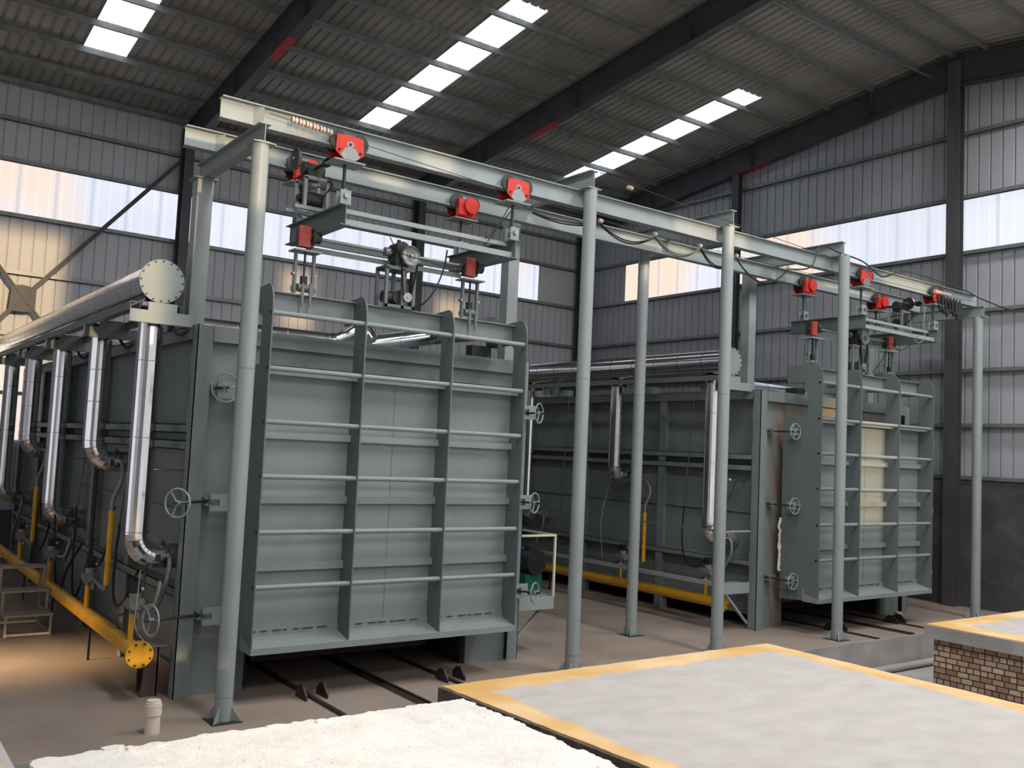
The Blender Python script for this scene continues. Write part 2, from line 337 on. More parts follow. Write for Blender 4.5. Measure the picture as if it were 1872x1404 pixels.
def dup(root, off, label, group=None):
    c = root.copy(); COL.objects.link(c); c.location = Vector(root.location) + Vector(off); c['label'] = label
    if group: c['group'] = group
    def rec(a, b):
        for ch in list(a.children):
            if ch.name in skip: continue
            d = ch.copy(); COL.objects.link(d); d.parent = b; rec(ch, d)
    skip = set(); rec(root, c)
    return c

def arc(c, r, a0, a1, n, e1, e2):
    c, e1, e2 = Vector(c), Vector(e1), Vector(e2)
    return [c + e1 * r * math.cos(a0 + (a1 - a0) * i / n) + e2 * r * math.sin(a0 + (a1 - a0) * i / n) for i in range(n + 1)]

def sag(p0, p1, d, n=12):
    p0, p1 = Vector(p0), Vector(p1)
    return [p0.lerp(p1, i / n) - Vector((0, 0, d * 4 * (i / n) * (1 - i / n))) for i in range(n + 1)]

def curvy(pts, n=6):
    P = [Vector(p) for p in pts]; out = []
    for i in range(len(P) - 1):
        a, b, c, d = P[max(i - 1, 0)], P[i], P[i + 1], P[min(i + 2, len(P) - 1)]
        for k in range(n):
            t = k / n
            out.append(0.5 * ((2 * b) + (c - a) * t + (2 * a - 5 * b + 4 * c - d) * t * t + (3 * b - a - 3 * c + d) * t ** 3))
    return out + [P[-1]]

# ------------------------------------------------------------------ the building
YB, XG, YR, YF = 27.1, 22.95, 12.3, -2.6
XL = -7.7
EAVE, SL = 12.21, 0.116
def roof_z(y): return EAVE + SL * (YB - y) if y > YR else EAVE + SL * (YB - YR) - SL * (YR - y)
RZ = roof_z(YR)

# floor with the transfer pit in front
g = G(); g.box(XL, XG, 10.4, YB, -0.7, 0.0); struct('floor', g, 'concrete')
g = G(); g.box(XL, XG, YF, 10.4, -0.8, -0.62); struct('floor_pit', g, 'pit')
g = G(); g.box(XL, XG, 10.36, 10.4, -0.62, 0.004)
for xx in (16.95, 17.9): pass
struct('trim_1', g, 'pit')

def corr(axis, a0, a1, fixed, bands, pitch, rib, depth, out):
    """ribbed sheet standing on a wall plane; bands = list of (z0,z1); out = sign of the outside direction"""
    gg = G(); n = int(round((a1 - a0) / pitch)); prof = []
    for i in range(n):
        a = a0 + i * pitch
        prof += [(a, 0), (a + pitch - rib, 0), (a + pitch - rib * 0.75, depth), (a + pitch - rib * 0.25, depth)]
    prof.append((a1, 0))
    for z0, z1 in bands:
        vs = []
        for a, d in prof:
            for z in (z0, z1):
                zz = z(a) if callable(z) else z
                vs.append((a, fixed + out * d, zz) if axis == 'x' else (fixed + out * d, a, zz))
        gg.add(vs, [(2 * i, 2 * i + 2, 2 * i + 3, 2 * i + 1) for i in range(len(prof) - 1)])
    return gg
WB, WT = 8.85, 10.25
g = corr('x', XL, XG, YB, [(1.2, WB), (WT, EAVE + 0.25)], 0.3, 0.045, 0.035, 1)
g.box(20.83, XG, YB - 0.004, YB + 0.002, WB, WT)
struct('wall_back', g, 'sheet')
g = corr('x', 20.83, XG, YB - 0.01, [(WB, WT)], 0.3, 0.045, 0.035, 1); struct('wall_back_infill', g, 'sheet')
g = G(); g.box(XL, XG, YB + 0.05, YB + 0.25, 0, 1.25); struct('wall_back_base', g, 'dado')
for i_, (a_, b_) in enumerate(((XL, 0.1), (0.1, 7.72), (7.72, 15.42), (15.42, 20.83))): struct(f'window_{i_ + 1}', corr('x', a_, b_, YB + 0.01, [(WB, WT)], 0.3, 0.05, 0.03, 1), 'window')

g = G(); g.box(2.2, 4.3, YB - 0.05, YB - 0.03, 3.0, 5.3); struct('window_9', g, glow('low_window', (1.0, 0.86, 0.78), 0.9))
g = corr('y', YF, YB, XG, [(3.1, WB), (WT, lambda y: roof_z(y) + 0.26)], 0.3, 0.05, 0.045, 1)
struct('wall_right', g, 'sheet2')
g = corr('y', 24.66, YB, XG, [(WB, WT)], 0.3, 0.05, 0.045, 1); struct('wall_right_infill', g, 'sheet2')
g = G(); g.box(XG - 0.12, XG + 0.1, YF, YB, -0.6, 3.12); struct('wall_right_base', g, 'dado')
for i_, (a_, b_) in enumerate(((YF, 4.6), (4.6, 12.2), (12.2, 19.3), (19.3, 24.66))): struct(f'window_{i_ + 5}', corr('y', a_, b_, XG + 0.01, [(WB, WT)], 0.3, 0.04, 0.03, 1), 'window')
# left and front walls behind the viewer; front wall openings are made up to place the low-sun patches
g = G(); g.box(XL - 0.1, XL, YF, YB, -0.6, 14.2); struct('wall_left', g, 'sheet')
sun_patch_holes = [(2.0, 4.75, 7.7, 12.05), (2.95, 3.36, 6.4, 7.5), (16.95, 18.25, 3.8, 6.55), (3.45, 4.25, 7.75, 9.3), (10.94, 11.94, 10.3, 12.15), (16.5, 17.6, 11.0, 12.0), (11.4, 13.2, 8.52, 9.25), (17.6, 19.6, 8.56, 9.2), (1.9, 3.9, 1.35, 2.35), (6.3, 6.9, 8.4, 9.3)]
def wall_with_holes(x0, x1, z0, z1, y, hs):
    xs = sorted({x0, x1, *[h[0] for h in hs], *[h[1] for h in hs]}); zs = sorted({z0, z1, *[h[2] for h in hs], *[h[3] for h in hs]})
    gg = G()
    for i in range(len(xs) - 1):
        for j in range(len(zs) - 1):
            cx, cz = (xs[i] + xs[i + 1]) / 2, (zs[j] + zs[j + 1]) / 2
            if any(h[0] < cx < h[1] and h[2] < cz < h[3] for h in hs): continue
            gg.box(xs[i], xs[i + 1], y - 0.08, y, zs[j], zs[j + 1])
    return gg
struct('wall_front', wall_with_holes(XL, XG, -0.62, 12.5, YF, sun_patch_holes), 'sheet')

# roof: ribbed sheets with skylight strips
SKY = [(4.25, 5.25), (11.87, 12.87), (19.6, 20.6)]; SY0, SY1 = 16.75, 24.45
SF0, SF1 = 1.0, 9.0
def roof_sheet():
    gr, gs = G(), {}; pitch, rib, d = 0.25, 0.085, 0.04
    n = int((XG - XL) / pitch) + 3
    cuts = [YB + 0.3, SY1, SY0, YR, SF1, SF0, YF]
    for i in range(n):
        x = XL + i * pitch
        prof = [(x, 0), (x + pitch - rib, 0), (x + pitch - rib * 0.7, d), (x + pitch - rib * 0.3, d), (x + pitch, 0)]
        sky = any(a - 0.01 <= x + 0.12 <= b for a, b in SKY)
        for k in range(len(cuts) - 1):
            y0, y1 = cuts[k], cuts[k + 1]
            tgt = gs.setdefault((next(q for q, (a, b) in enumerate(SKY) if a - 0.01 <= x + 0.12 <= b), k), G()) if sky and k in (1, 4) else gr
            vs = []
            for a, dd in prof:
                vs += [(a, y0, roof_z(y0) + 0.19 + dd), (a, y1, roof_z(y1) + 0.19 + dd)]
            tgt.add(vs, [(2 * j, 2 * j + 2, 2 * j + 3, 2 * j + 1) for j in range(4)])
    return gr, gs
gr, gs = roof_sheet()
struct('ceiling', gr, 'roof')
for i_, q in enumerate(sorted(gs)): struct(f'window_{i_ + 10}', gs[q], 'skylight')

ORD = ['first', 'second', 'third', 'fourth', 'fifth', 'sixth', 'seventh', 'eighth', 'ninth', 'tenth', 'eleventh', 'twelfth', 'thirteenth', 'fourteenth', 'fifteenth', 'sixteenth']
# purlins (Z sections running along the hall)
py = [27.0 - 0.1, 25.6, 24.25, 22.85, 21.45, 20.05, 18.7, 17.32, 15.95, 14.55, 13.2, 12.3]
for i, y in enumerate(py + [11.4, 10.0, 8.6, 7.2]):
    z = roof_z(y); g = G(); h = 0.17 if i != 11 else 0.2
    g.box(XL, XG, y - 0.004, y + 0.004, z, z + h); g.box(XL, XG, y - 0.06, y, z, z + 0.006); g.box(XL, XG, y, y + 0.06, z + h - 0.006, z + h)
    g.box(XL, XG, y - 0.062, y - 0.056, z, z + 0.02)
    if i < 12: lab = f'dark steel roof purlin, the {ORD[i]} counted up from the long back wall towards the ridge'
    else: lab = f'dark steel roof purlin beyond the ridge, the {ORD[i - 12]} down the near roof slope'
    solo('roof_purlin', g, 'purlin', lab, 'purlin', 'purlins under the roof sheets')

# portal frames
def portal(x, lab, marks):
    t = Thing('roof_rafter', lab, 'beam', (x, YB - 0.4, EAVE), 'rafters of the portal frames')
    D = 0.75
    for nm, ya, yb in (('rafter_beam', YB - 0.15, YR), ('rafter_beam', YR, YF)):
        g = G(); za, zb = roof_z(ya) - 0.005, roof_z(yb) - 0.005; w = 0.24
        def slab(a0, a1, o0, o1): g.add([(x + a, y, z + o) for y, z in ((ya, za), (yb, zb)) for a, o in ((a0, o0), (a1, o0), (a1, o1), (a0, o1))],
                                        [(0, 1, 2, 3), (7, 6, 5, 4), (0, 4, 5, 1), (1, 5, 6, 2), (2, 6, 7, 3), (3, 7, 4, 0)])
        slab(-w / 2, w / 2, -0.02, 0); slab(-w / 2, w / 2, -D, -D + 0.02); slab(-0.008, 0.008, -D + 0.02, -0.02)
        t.part('rafter_beam', g, 'frame')
    for y in (23.0, 18.7, 14.6):
        g = G(); z = roof_z(y); g.box(x - 0.11, x + 0.11, y - 0.008, y + 0.008, z - D + 0.02, z - 0.02); t.part('stiffener_plate', g, 'frame')
    for y0, y1 in marks:
        g = G(); g.add([(x + a, y, roof_z(y) - D - 0.0085 + o) for y in (y0, y1) for a, o in ((-0.115, 0), (0.115, 0), (0.115, 0.003), (-0.115, 0.003))],
                       [(0, 1, 2, 3), (7, 6, 5, 4), (0, 4, 5, 1), (1, 5, 6, 2), (2, 6, 7, 3), (3, 7, 4, 0)])
        t.part('paint_marking', g, 'red_mark', label='red paint marking under the rafter')
XC = [0.1, 7.72, 15.42, 22.62]
portal(XC[1], 'dark steel rafter crossing the roof above the left kiln, red mark underneath', [(19.5, 20.7)])
portal(XC[2], 'dark steel rafter crossing the roof middle between two skylights, red and rusty underneath', [(19.5, 20.7)])
portal(XC[3], 'dark steel end rafter along the right gable wall, thin red mark', [(18.1, 19.2)])
labs = {1: 'dark H-shaped wall column at the back left where the diagonal brace ends', 2: 'dark wall column behind the left kiln lifting gear, middle of back wall', 3: 'dark corner column where back wall meets gable wall'}
for k in (1, 2, 3):
    g = G(); g.hcol(XC[k] - (0.05 if k < 3 else 0), YB - 0.42, 0.26, 0.42, 0, EAVE - 0.1, 0.014, face='y')
    solo('wall_column', g, 'frame', labs[k], 'column', 'steel columns of the hall')
g = G(); g.hcol(22.62, 19.3, 0.2, 0.26, 0, roof_z(19.3) - 0.75, 0.012); solo('wall_column', g, 'frame', 'dark gable wall column rising to the red marked rafter', 'column', 'steel columns of the hall')
g = G(); g.hcol(22.62, 12.2, 0.22, 0.34, 0, roof_z(12.2) - 0.1, 0.012); solo('wall_column', g, mat('ridge_column_paint', (0.075, 0.075, 0.08), 0.5, var=0.2, scale=2, stain=(0.20, 0.12, 0.08), sscale=0.5, samt=0.6, stretch=(1, 1, 0.3)), 'tall gable column under the ridge with an orange-lit edge painted in', 'column', 'steel columns of the hall')  # orange tint in the colour stands in for warm light on the edge
g = G(); g.hcol(22.62, 4.6, 0.2, 0.26, -0.6, roof_z(4.6) - 0.1, 0.012)

# girts
for z, lab in ((11.34, 'above the window strip, thin horizontal steel'), (10.27, 'grey sill along the top of the window strip'), (8.83, 'grey sill along the bottom of the window strip'), (7.34, 'first steel rail below the window strip'), (5.74, 'second steel rail below the window strip'), (4.2, 'lowest steel rail')):
    g = G(); g.box(XL, XG - 0.2, YB - 0.16, YB - 0.01, z - 0.004, z + 0.004); g.box(XL, XG - 0.2, YB - 0.164, YB - 0.16, z - 0.05, z + 0.05); g.box(XL, XG - 0.2, YB - 0.02, YB - 0.012, z - 0.05, z + 0.05)
    solo('wall_girt', g, 'girt', f'back wall girt, {lab}', 'girt', 'girts on the back wall')
for z, lab in ((11.92, 'uppermost steel rail above the windows'), (10.27, 'head rail over the window strip'), (8.83, 'sill rail under the window strip'), (7.32, 'first steel rail below the windows'), (5.83, 'second steel rail below the windows'), (4.46, 'third steel rail below the windows'), (3.16, 'steel rail on top of the dark rendered wall')):
    g = G(); g.box(XG - 0.16, XG - 0.01, YF, YB - 0.2, z - 0.004, z + 0.004); g.box(XG - 0.164, XG - 0.16, YF, YB - 0.2, z - 0.045, z + 0.045); g.box(XG - 0.02, XG - 0.012, YF, YB - 0.2, z - 0.045, z + 0.045)
    solo('wall_girt', g, 'girt', f'right gable wall girt, {lab}', 'girt', 'girts on the gable wall')
# diagonal bracing
t = Thing('cross_brace', 'dark steel X-shaped wall brace with gusset plate on back wall at left', 'brace', (3.8, 26.72, 3.0))
c = Vector((3.79, 26.72, 6.66))
for nm, a, b in (('brace_arm', c, (7.5, 26.72, 11.1)), ('brace_arm', c, (0.15, 26.72, 11.1)), ('brace_arm', c, (0.15, 26.72, 2.2)), ('brace_arm', c, (7.5, 26.72, 2.2))):
    g = G(); g.bar(a, b, 0.11, 0.012, upv=(0, 1, 0)); g.bar(a, b, 0.012, 0.09, upv=(0, 1, 0)); t.part(nm, g, 'frame')
g = G(); g.prism([(3.79 - 0.32, 6.3), (3.79 - 0.28, 6.95), (3.79 - 0.05, 7.0), (3.79 + 0.3, 6.95), (3.79 + 0.3, 6.35), (3.79 + 0.05, 6.3)], 'y', 26.70, 26.712); t.part('gusset_plate', g, 'frame')
# roof tie rod near the ridge
g = G(); g.cyl((15.4, 13.0, RZ - 0.35), (22.6, 12.9, RZ - 0.32), 0.03, 10); solo('tie_tube', g, 'girt', 'thin pale tube under the roof ridge towards the gable column', 'tube')

# ------------------------------------------------------------------ kilns
def build_kiln(x0):
    X0, X1, Y0, Y1, H = x0, x0 + 5.38, 12.0, 25.3, 4.75
    t = Thing('kiln', '', 'kiln', (x0 + 2.69, 18.6, 0), 'car-bottom kilns')
    g = G(); g.box(X0 + 0.2, X0 + 0.26, Y0 + 0.2, Y1, 0.26, H - 0.02); sh = t.part('side_panel', g, 'kiln')
    g = G(); g.box(X1 - 0.26, X1 - 0.2, Y0 + 0.2, Y1, 0.26, H - 0.02); t.part('side_panel', g, 'kiln')
    g = G(); g.box(X0 + 0.2, X1 - 0.2, Y0 + 0.2, Y1, H - 0.1, H - 0.04); t.part('roof_plate', g, 'kiln')
    g = G(); g.box(X0 + 0.26, X1 - 0.26, Y1 - 0.06, Y1, 0.0, H - 0.1); t.part('back_plate', g, 'dark_inner')
    for s in (0, 1):
        cx = X0 + 0.1 if s == 0 else X1 - 0.1; sg = 1 if s == 0 else -1; ex = X0 if s == 0 else X1
        for y in (14.7, 17.3, 19.95, 22.6, 25.2):
            g = G(); g.hcol(cx + sg * 0.004, y, 0.196, 0.2, 0.0, H - 0.18, 0.012); t.part('side_post', g, 'kiln')
        for z0, z1 in ((3.12, 3.24), (3.34, 3.46), (1.23, 1.35)):
            g = G(); a, b = sorted((ex, ex + sg * 0.012)); g.box(a, b, Y0 + 0.2, Y1, z0, z1)
            a, b = sorted((ex, ex + sg * 0.2)); g.box(a, b, Y0 + 0.2, Y1, z1 - 0.012, z1); g.box(a, b, Y0 + 0.2, Y1, z0, z0 + 0.012)
            t.part('side_rail', g, 'kiln')
        g = G(); a, b = sorted((ex + sg * 0.19, ex + sg * 0.15)); g.box(a, b, Y0 + 0.2, Y1, 2.28, 2.31); t.part('seam_angle', g, 'kiln')
        g = G(); a, b = sorted((ex + sg * 0.19, ex + sg * 0.15)); g.box(a, b, Y0 + 0.2, Y1, 0.26, 0.29); t.part('seam_angle', g, 'kiln')
        g = G(); a, b = sorted((ex, ex + sg * 0.012)); g.box(a, b, Y0 + 0.2, Y1, H - 0.18, H)
        a, b = sorted((ex, ex + sg * 0.22)); g.box(a, b, Y0 + 0.2, Y1, H - 0.012, H); t.part('top_rail', g, 'kiln')
        # corner post: H section seen flange on
        g = G(); a, b = sorted((ex, ex + sg * 0.2))
        g.box(a, b, Y0, Y0 + 0.014, 0, H); g.box(a, b, Y0 + 0.19, Y0 + 0.204, 0, H); xm = ex + sg * 0.012
        a, b = sorted((ex, xm)); g.box(a, b, Y0 + 0.0, Y0 + 0.2, 0, H)
        t.part('corner_post', g, 'kiln')
        for z in (3.38, 4.1, 1.2, 0.6):
            g = G(); a, b = sorted((ex - sg * 0.006, ex)); g.box(a, b, Y0 + 0.1, Y0 + 0.2, z, z + 0.3) ; t.part('splice_plate', g, 'kiln')
    # front plates beside and above the mouth
    g = G(); g.box(X0 + 0.2, X0 + 0.93, Y0 + 0.1, Y0 + 0.16, 0, H - 0.2); t.part('front_plate', g, 'sealrust' if x0 > 10 else 'kiln')
    g = G(); g.box(X1 - 0.93, X1 - 0.2, Y0 + 0.1, Y0 + 0.16, 0, H - 0.2); t.part('front_plate', g, 'kiln')
    g = G(); g.box(X0 + 0.93, X1 - 0.93, Y0 + 0.1, Y0 + 0.16, 4.0, H - 0.2); t.part('front_plate', g, 'rust_paint' if x0 > 10 else 'kiln')
    g = G(); g.box(X0 + 0.2, X1 - 0.2, Y0 - 0.02, Y0 + 0.0, H - 0.21, H); g.box(X0 + 0.2, X1 - 0.2, Y0, Y0 + 0.2, H - 0.21, H - 0.196); g.box(X0 + 0.2, X1 - 0.2, Y0, Y0 + 0.25, H - 0.014, H)
    t.part('top_beam', g, 'kiln')
    # dark lining walls of the mouth
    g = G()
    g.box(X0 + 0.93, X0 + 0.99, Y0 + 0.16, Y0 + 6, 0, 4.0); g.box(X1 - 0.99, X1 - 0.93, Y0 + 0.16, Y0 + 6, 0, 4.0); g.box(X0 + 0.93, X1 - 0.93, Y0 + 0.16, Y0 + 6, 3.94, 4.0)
    t.part('mouth_lining', g, 'dark_inner')
    return t.o
XA = 3.74; DB = 11.23
kA = build_kiln(XA); kA['label'] = 'long grey-green steel kiln on the left, nearest and largest'
kB = build_kiln(XA + DB); kB['label'] = 'long grey-green steel kiln on the right, farther away, rust stained around its door'

# kiln doors
def build_door(dx, dy, lab):
    t = Thing('kiln_door', lab, 'door', (6.43 + dx, 11.55 + dy, 0.68), 'ribbed lifting kiln doors')
    xs = [4.41, 5.73, 7.13, 8.45]; fy = 11.2
    def P(g):  # shift
        g.v = [(a + dx, b + dy, c) for a, b, c in g.v]; return g
    g = G(); g.box(4.41, 8.45, 11.55, 11.62, 0.86, 4.25); g.box(4.46, 8.4, 11.62, 11.86, 0.9, 4.2); t.part('door_panel', P(g), 'kiln_door')
    for i, x in enumerate(xs):
        n = 8; prof = [(fy, 0.7), (fy, 5.0)]
        prof += [(fy + 0.18 - 0.18 * math.cos(a) + 0.0, 5.0 + 0.30 * math.sin(a)) for a in [PI / 2 * k / n for k in range(1, n + 1)]]
        bk = 11.86 - dy * 0.85
        prof += [(bk, 5.27), (bk, 4.93), (11.62, 4.93)]
        prof += [(11.62 - 0.09 * math.sin(a), 4.93 - 0.09 + 0.09 * math.cos(a)) for a in [PI / 2 * k / 5 for k in range(1, 6)]]
        if i in (0, 3): prof += [(11.53, 4.27), (11.9 - dy, 4.25), (11.9 - dy, 0.62), (fy, 0.68)]
        else: prof += [(11.53, 4.27), (11.545, 0.86), (11.545, 0.78)]
        g = G(); g.prism(prof, 'x', x - 0.009, x + 0.009)
        f = t.part('rib_plate', P(g), 'fin')
    for z in (4.92, 4.21, 3.53, 2.84, 2.14, 1.456):
        g = G(); g.cyl((4.40, fy + 0.06, z), (8.435, fy + 0.06, z), 0.034, 12); t.part('cross_tube', P(g), 'kiln_door')
        g = G(); g.cyl((4.396, fy + 0.06, z), (4.4, fy + 0.06, z), 0.027, 12); t.part('tube_bore', P(g), 'black', label='dark open end of a cross tube')
    for z in (3.37, 2.54, 1.68):
        g = G(); g.channel('x', 4.42, 8.44, 11.47, z - 0.05, z + 0.05, 0.08, 0.01); t.part('stiffener_channel', P(g), 'kiln_door')
    g = G(); g.box(4.42, 8.44, 11.36, 11.86, 4.24, 4.26); g.box(4.42, 8.44, 11.36, 11.38, 4.14, 4.26); t.part('top_ledge', P(g), 'kiln_door')
    g = G(); g.prism([(fy - 0.005, 0.64), (fy - 0.005, 0.72), (11.52, 0.80), (11.52, 0.90), (11.56, 0.90), (11.56, 0.64)], 'x', 4.4, 8.46); t.part('bottom_tray', P(g), 'kiln_door')
    g = G(); rng = random.Random(3)
    x = 4.5
    while x < 8.35:
        w = rng.uniform(0.05, 0.16); 
        if not any(abs(x + w / 2 - q) < 0.12 for q in xs): g.box(x, x + w, 11.508, 11.519, 0.86, 0.868)
        x += w + rng.uniform(0.02, 0.1)
    t.part('weld_slots', P(g), 'black')
    # lifting beam across the top
    g = G(); g.ibeam('x', 4.42, 8.44, 11.6, 4.98, 5.24, 0.16); t.part('lifting_beam', P(g), 'kiln')
    g = G(); g.box(6.41, 6.418, 11.546, 11.549, 0.9, 4.1); t.part('vertical_seam', P(g), 'fin')
    return t
dA = build_door(0, 0, 'ribbed grey steel lifting door with four rounded fins on the left kiln')
dB = build_door(11.16, -0.2, 'ribbed grey steel lifting door on the right kiln, farther and partly sunlit')

# handwheel clamps
def clamp(lab, hinge, ang, L=0.42, side=1, Rw=0.155):
    """hinge point on the kiln front; the screw rod leaves it at ang from -Y towards -X"""
    hx, hy, hz = hinge; d = Vector((-math.sin(ang), -math.cos(ang), 0)); h = Vector(hinge)
    t = Thing('handwheel_clamp', lab, 'clamp', hinge, 'handwheel screw clamps of the kiln doors')
    g = G(); g.box(hx - 0.05, hx + 0.08, hy - 0.06, hy + 0.1, hz + 0.03, hz + 0.05); g.box(hx - 0.05, hx + 0.08, hy - 0.06, hy + 0.1, hz - 0.05, hz - 0.03)
    g.cyl((hx, hy - 0.03, hz - 0.07), (hx, hy - 0.03, hz + 0.07), 0.018, 10); t.part('hinge_bracket', g, 'kiln')
    g = G(); g.cyl(h + Vector((0, -0.03, 0)), h + d * (L + 0.09), 0.017, 10); t.part('screw_rod', g, 'dark')
    c = h + d * L
    g = G(); g.ring(c, d, Rw, 0.012, 30, 8)
    w = t.part('handwheel', g, 'gantry')
    e1 = Vector((0, 0, 1)); e2 = d.cross(e1)
    g = G()
    for k in range(3):
        a = 2 * PI * k / 3 + 0.9
        g.cyl(c, c + (e1 * math.sin(a) + e2 * math.cos(a)) * Rw, 0.010, 8)
    g.cyl(c - d * 0.03, c + d * 0.03, 0.03, 12); t.part('wheel_spokes', g, 'gantry', parent=w)
    return t
clamp('upper handwheel clamp on left kiln front, half hidden by round post', (4.0, 11.98, 3.93), 0.0, Rw=0.18)
clamp('middle handwheel clamp at the left kiln corner, swung out to the left', (4.0, 11.98, 2.48), R(52), 0.62, Rw=0.175)
clamp('lowest handwheel clamp at left kiln corner, seen almost edge on', (4.0, 11.98, 1.04), R(76), 0.66, Rw=0.185)
clamp('upper handwheel clamp on the left kiln far side, above silver duct', (8.95, 11.98, 3.92), R(-28), 0.34)
clamp('middle handwheel clamp on the left kiln far side', (8.95, 11.98, 2.5), R(-24), 0.34)
clamp('lowest handwheel clamp on the left kiln far side by platform', (8.95, 11.98, 1.1), R(-28), 0.4)
clamp('upper handwheel clamp on the right kiln, beside door fin', (15.33, 11.98, 3.94), 0.0, 0.55)
clamp('middle handwheel clamp on right kiln, above hanging white fibre', (15.36, 11.98, 2.48), 0.0, 0.55)
clamp('lowest handwheel clamp on the right kiln near its base', (15.36, 11.98, 1.02), 0.0, 0.55)
for z, w in ((3.88, 'top'), (2.4, 'middle'), (1.05, 'bottom')):
    clamp(f'{w} handwheel peeking past the far edge of right kiln door', (19.95, 11.98, z), R(8), 0.75)
# flat clamp bars from corner post to door fin
for i, (dx, dy, z, w) in enumerate(((0, 0, 3.93, 'upper clamp bar on left kiln, crossing behind the round post'), (0, 0, 2.48, 'middle clamp bar on the left kiln'), (0, 0, 1.04, 'lowest clamp bar on the left kiln'))):
    g = G(); g.box(4.0 + dx, 4.40 + dx, 11.86 + dy, 11.9 + dy, z + 0.03, z + 0.1); g.box(4.0 + dx, 4.40 + dx, 11.86 + dy, 11.9 + dy, z - 0.12, z - 0.05)
    g.box(4.12 + dx, 4.40 + dx, 11.86 + dy, 11.9 + dy, z - 0.05, z + 0.03)
    solo('clamp_bar', g, 'kiln_door', f'grey slotted {w}', 'bar', 'slotted clamp bars')
for z, w in ((3.93, 'upper'), (2.5, 'middle'), (1.1, 'lowest')):
    g = G(); g.box(8.47, 9.16, 11.84, 11.88, z + 0.05, z + 0.11); g.box(8.47, 9.16, 11.84, 11.88, z - 0.11, z - 0.05); g.box(8.47, 8.6, 11.84, 11.88, z - 0.05, z + 0.05); g.box(9.03, 9.16, 11.84, 11.88, z - 0.05, z + 0.05)
    solo('clamp_bar', g, 'gantry', f'pale slotted {w} clamp bar sticking out right of the left kiln door', 'bar', 'slotted clamp bars')
for z, w in ((3.94, 'upper'), (2.48, 'middle'), (1.02, 'lowest')):
    g = G(); g.box(15.36, 15.6, 11.55, 11.62, z + 0.02, z + 0.07); g.box(15.36, 15.6, 11.55, 11.62, z - 0.07, z - 0.02)
    solo('clamp_bar', g, 'gantry', f'{w} slotted clamp bar at the right kiln door behind handwheel', 'bar', 'slotted clamp bars')
# hanging fibre at right kiln door seal
g = G(); rng = random.Random(5)
pts = [(15.53, 11.93, 2.2 - i * 0.08) for i in range(14)]
for k in range(3):
    g.tube([(p[0] + rng.uniform(-0.02, 0.02), p[1] - 0.02 + rng.uniform(-0.015, 0.015), p[2] + rng.uniform(-0.02, 0.02)) for p in pts], 0.02, 6, rs=[0.008 + rng.uniform(0, 0.022) for _ in pts])
solo('sealing_fibre', g, 'fibre', 'torn white fibre blanket hanging from the right kiln door gap', 'insulation')

# ------------------------------------------------------------------ air ducts, burners, gas
def air_main(x, side, lab):
    t = Thing('air_main', lab, 'duct', (x, 12.3, 5.0), 'silver air mains beside the kilns')
    r = 0.255; zc = 5.28
    g = G(); g.cyl((x, 12.36, zc), (x, 24.6, zc), r, 28); t.part('cladding', g, 'alu')
    many(t, 'seam_band', [G().cyl((x, 12.9 + k * 0.68, zc), (x, 12.915 + k * 0.68, zc), r + 0.004, 28, caps=False) for k in range(17)], 'seam')
    g = G(); g.cyl((x, 12.3, zc), (x, 12.33, zc), 0.285, 32); f = t.part('end_flange', g, 'gantry')
    for k in range(16):
        a = 2 * PI * k / 16; p = Vector((x + 0.262 * math.cos(a), 12.285, zc + 0.262 * math.sin(a))); t.part('flange_bolt', G().cyl(p, p + Vector((0, 0.07, 0)), 0.013, 6), 'dark', parent=f)
    return t
air_main(3.33, 1, 'large silver clad air main along the left kiln with round bolted end')
air_main(14.42, 1, 'silver clad air main above the right kiln side, round end behind post')

def main_support(x, xk, lab):
    t = Thing('duct_support', lab, 'bracket', (x, 12.3, 4.72), 'steel supports under the air mains')
    g = G(); g.channel('y', 12.35, 24.8, x - 0.36, 4.885, 4.985, 0.07, 0.01); t.part('long_channel', g, 'fin')
    g = G(); g.channel('y', 12.35, 24.8, x + 0.28, 4.885, 4.985, 0.07, 0.01, side=-1); t.part('long_channel', g, 'fin')
    for i, y in enumerate((12.25, 14.9, 17.9, 20.9, 23.6)):
        g = G(); g.channel('x', x - 0.38, xk + 0.05, y, 4.72, 4.88, 0.08, 0.01)
        t.part('cross_arm', g, 'gantry' if i == 0 else 'fin')
        g = G(); g.box(x - 0.16, x + 0.2, y + 0.0, y + 0.02, 4.88, 4.99); t.part('saddle_plate', g, 'gantry' if i == 0 else 'fin')
    return t
main_support(3.33, 3.74, 'steel bracket frame carrying the silver main of the left kiln')
main_support(14.42, 14.97, 'dark steel channel frame carrying the silver main of the right kiln')

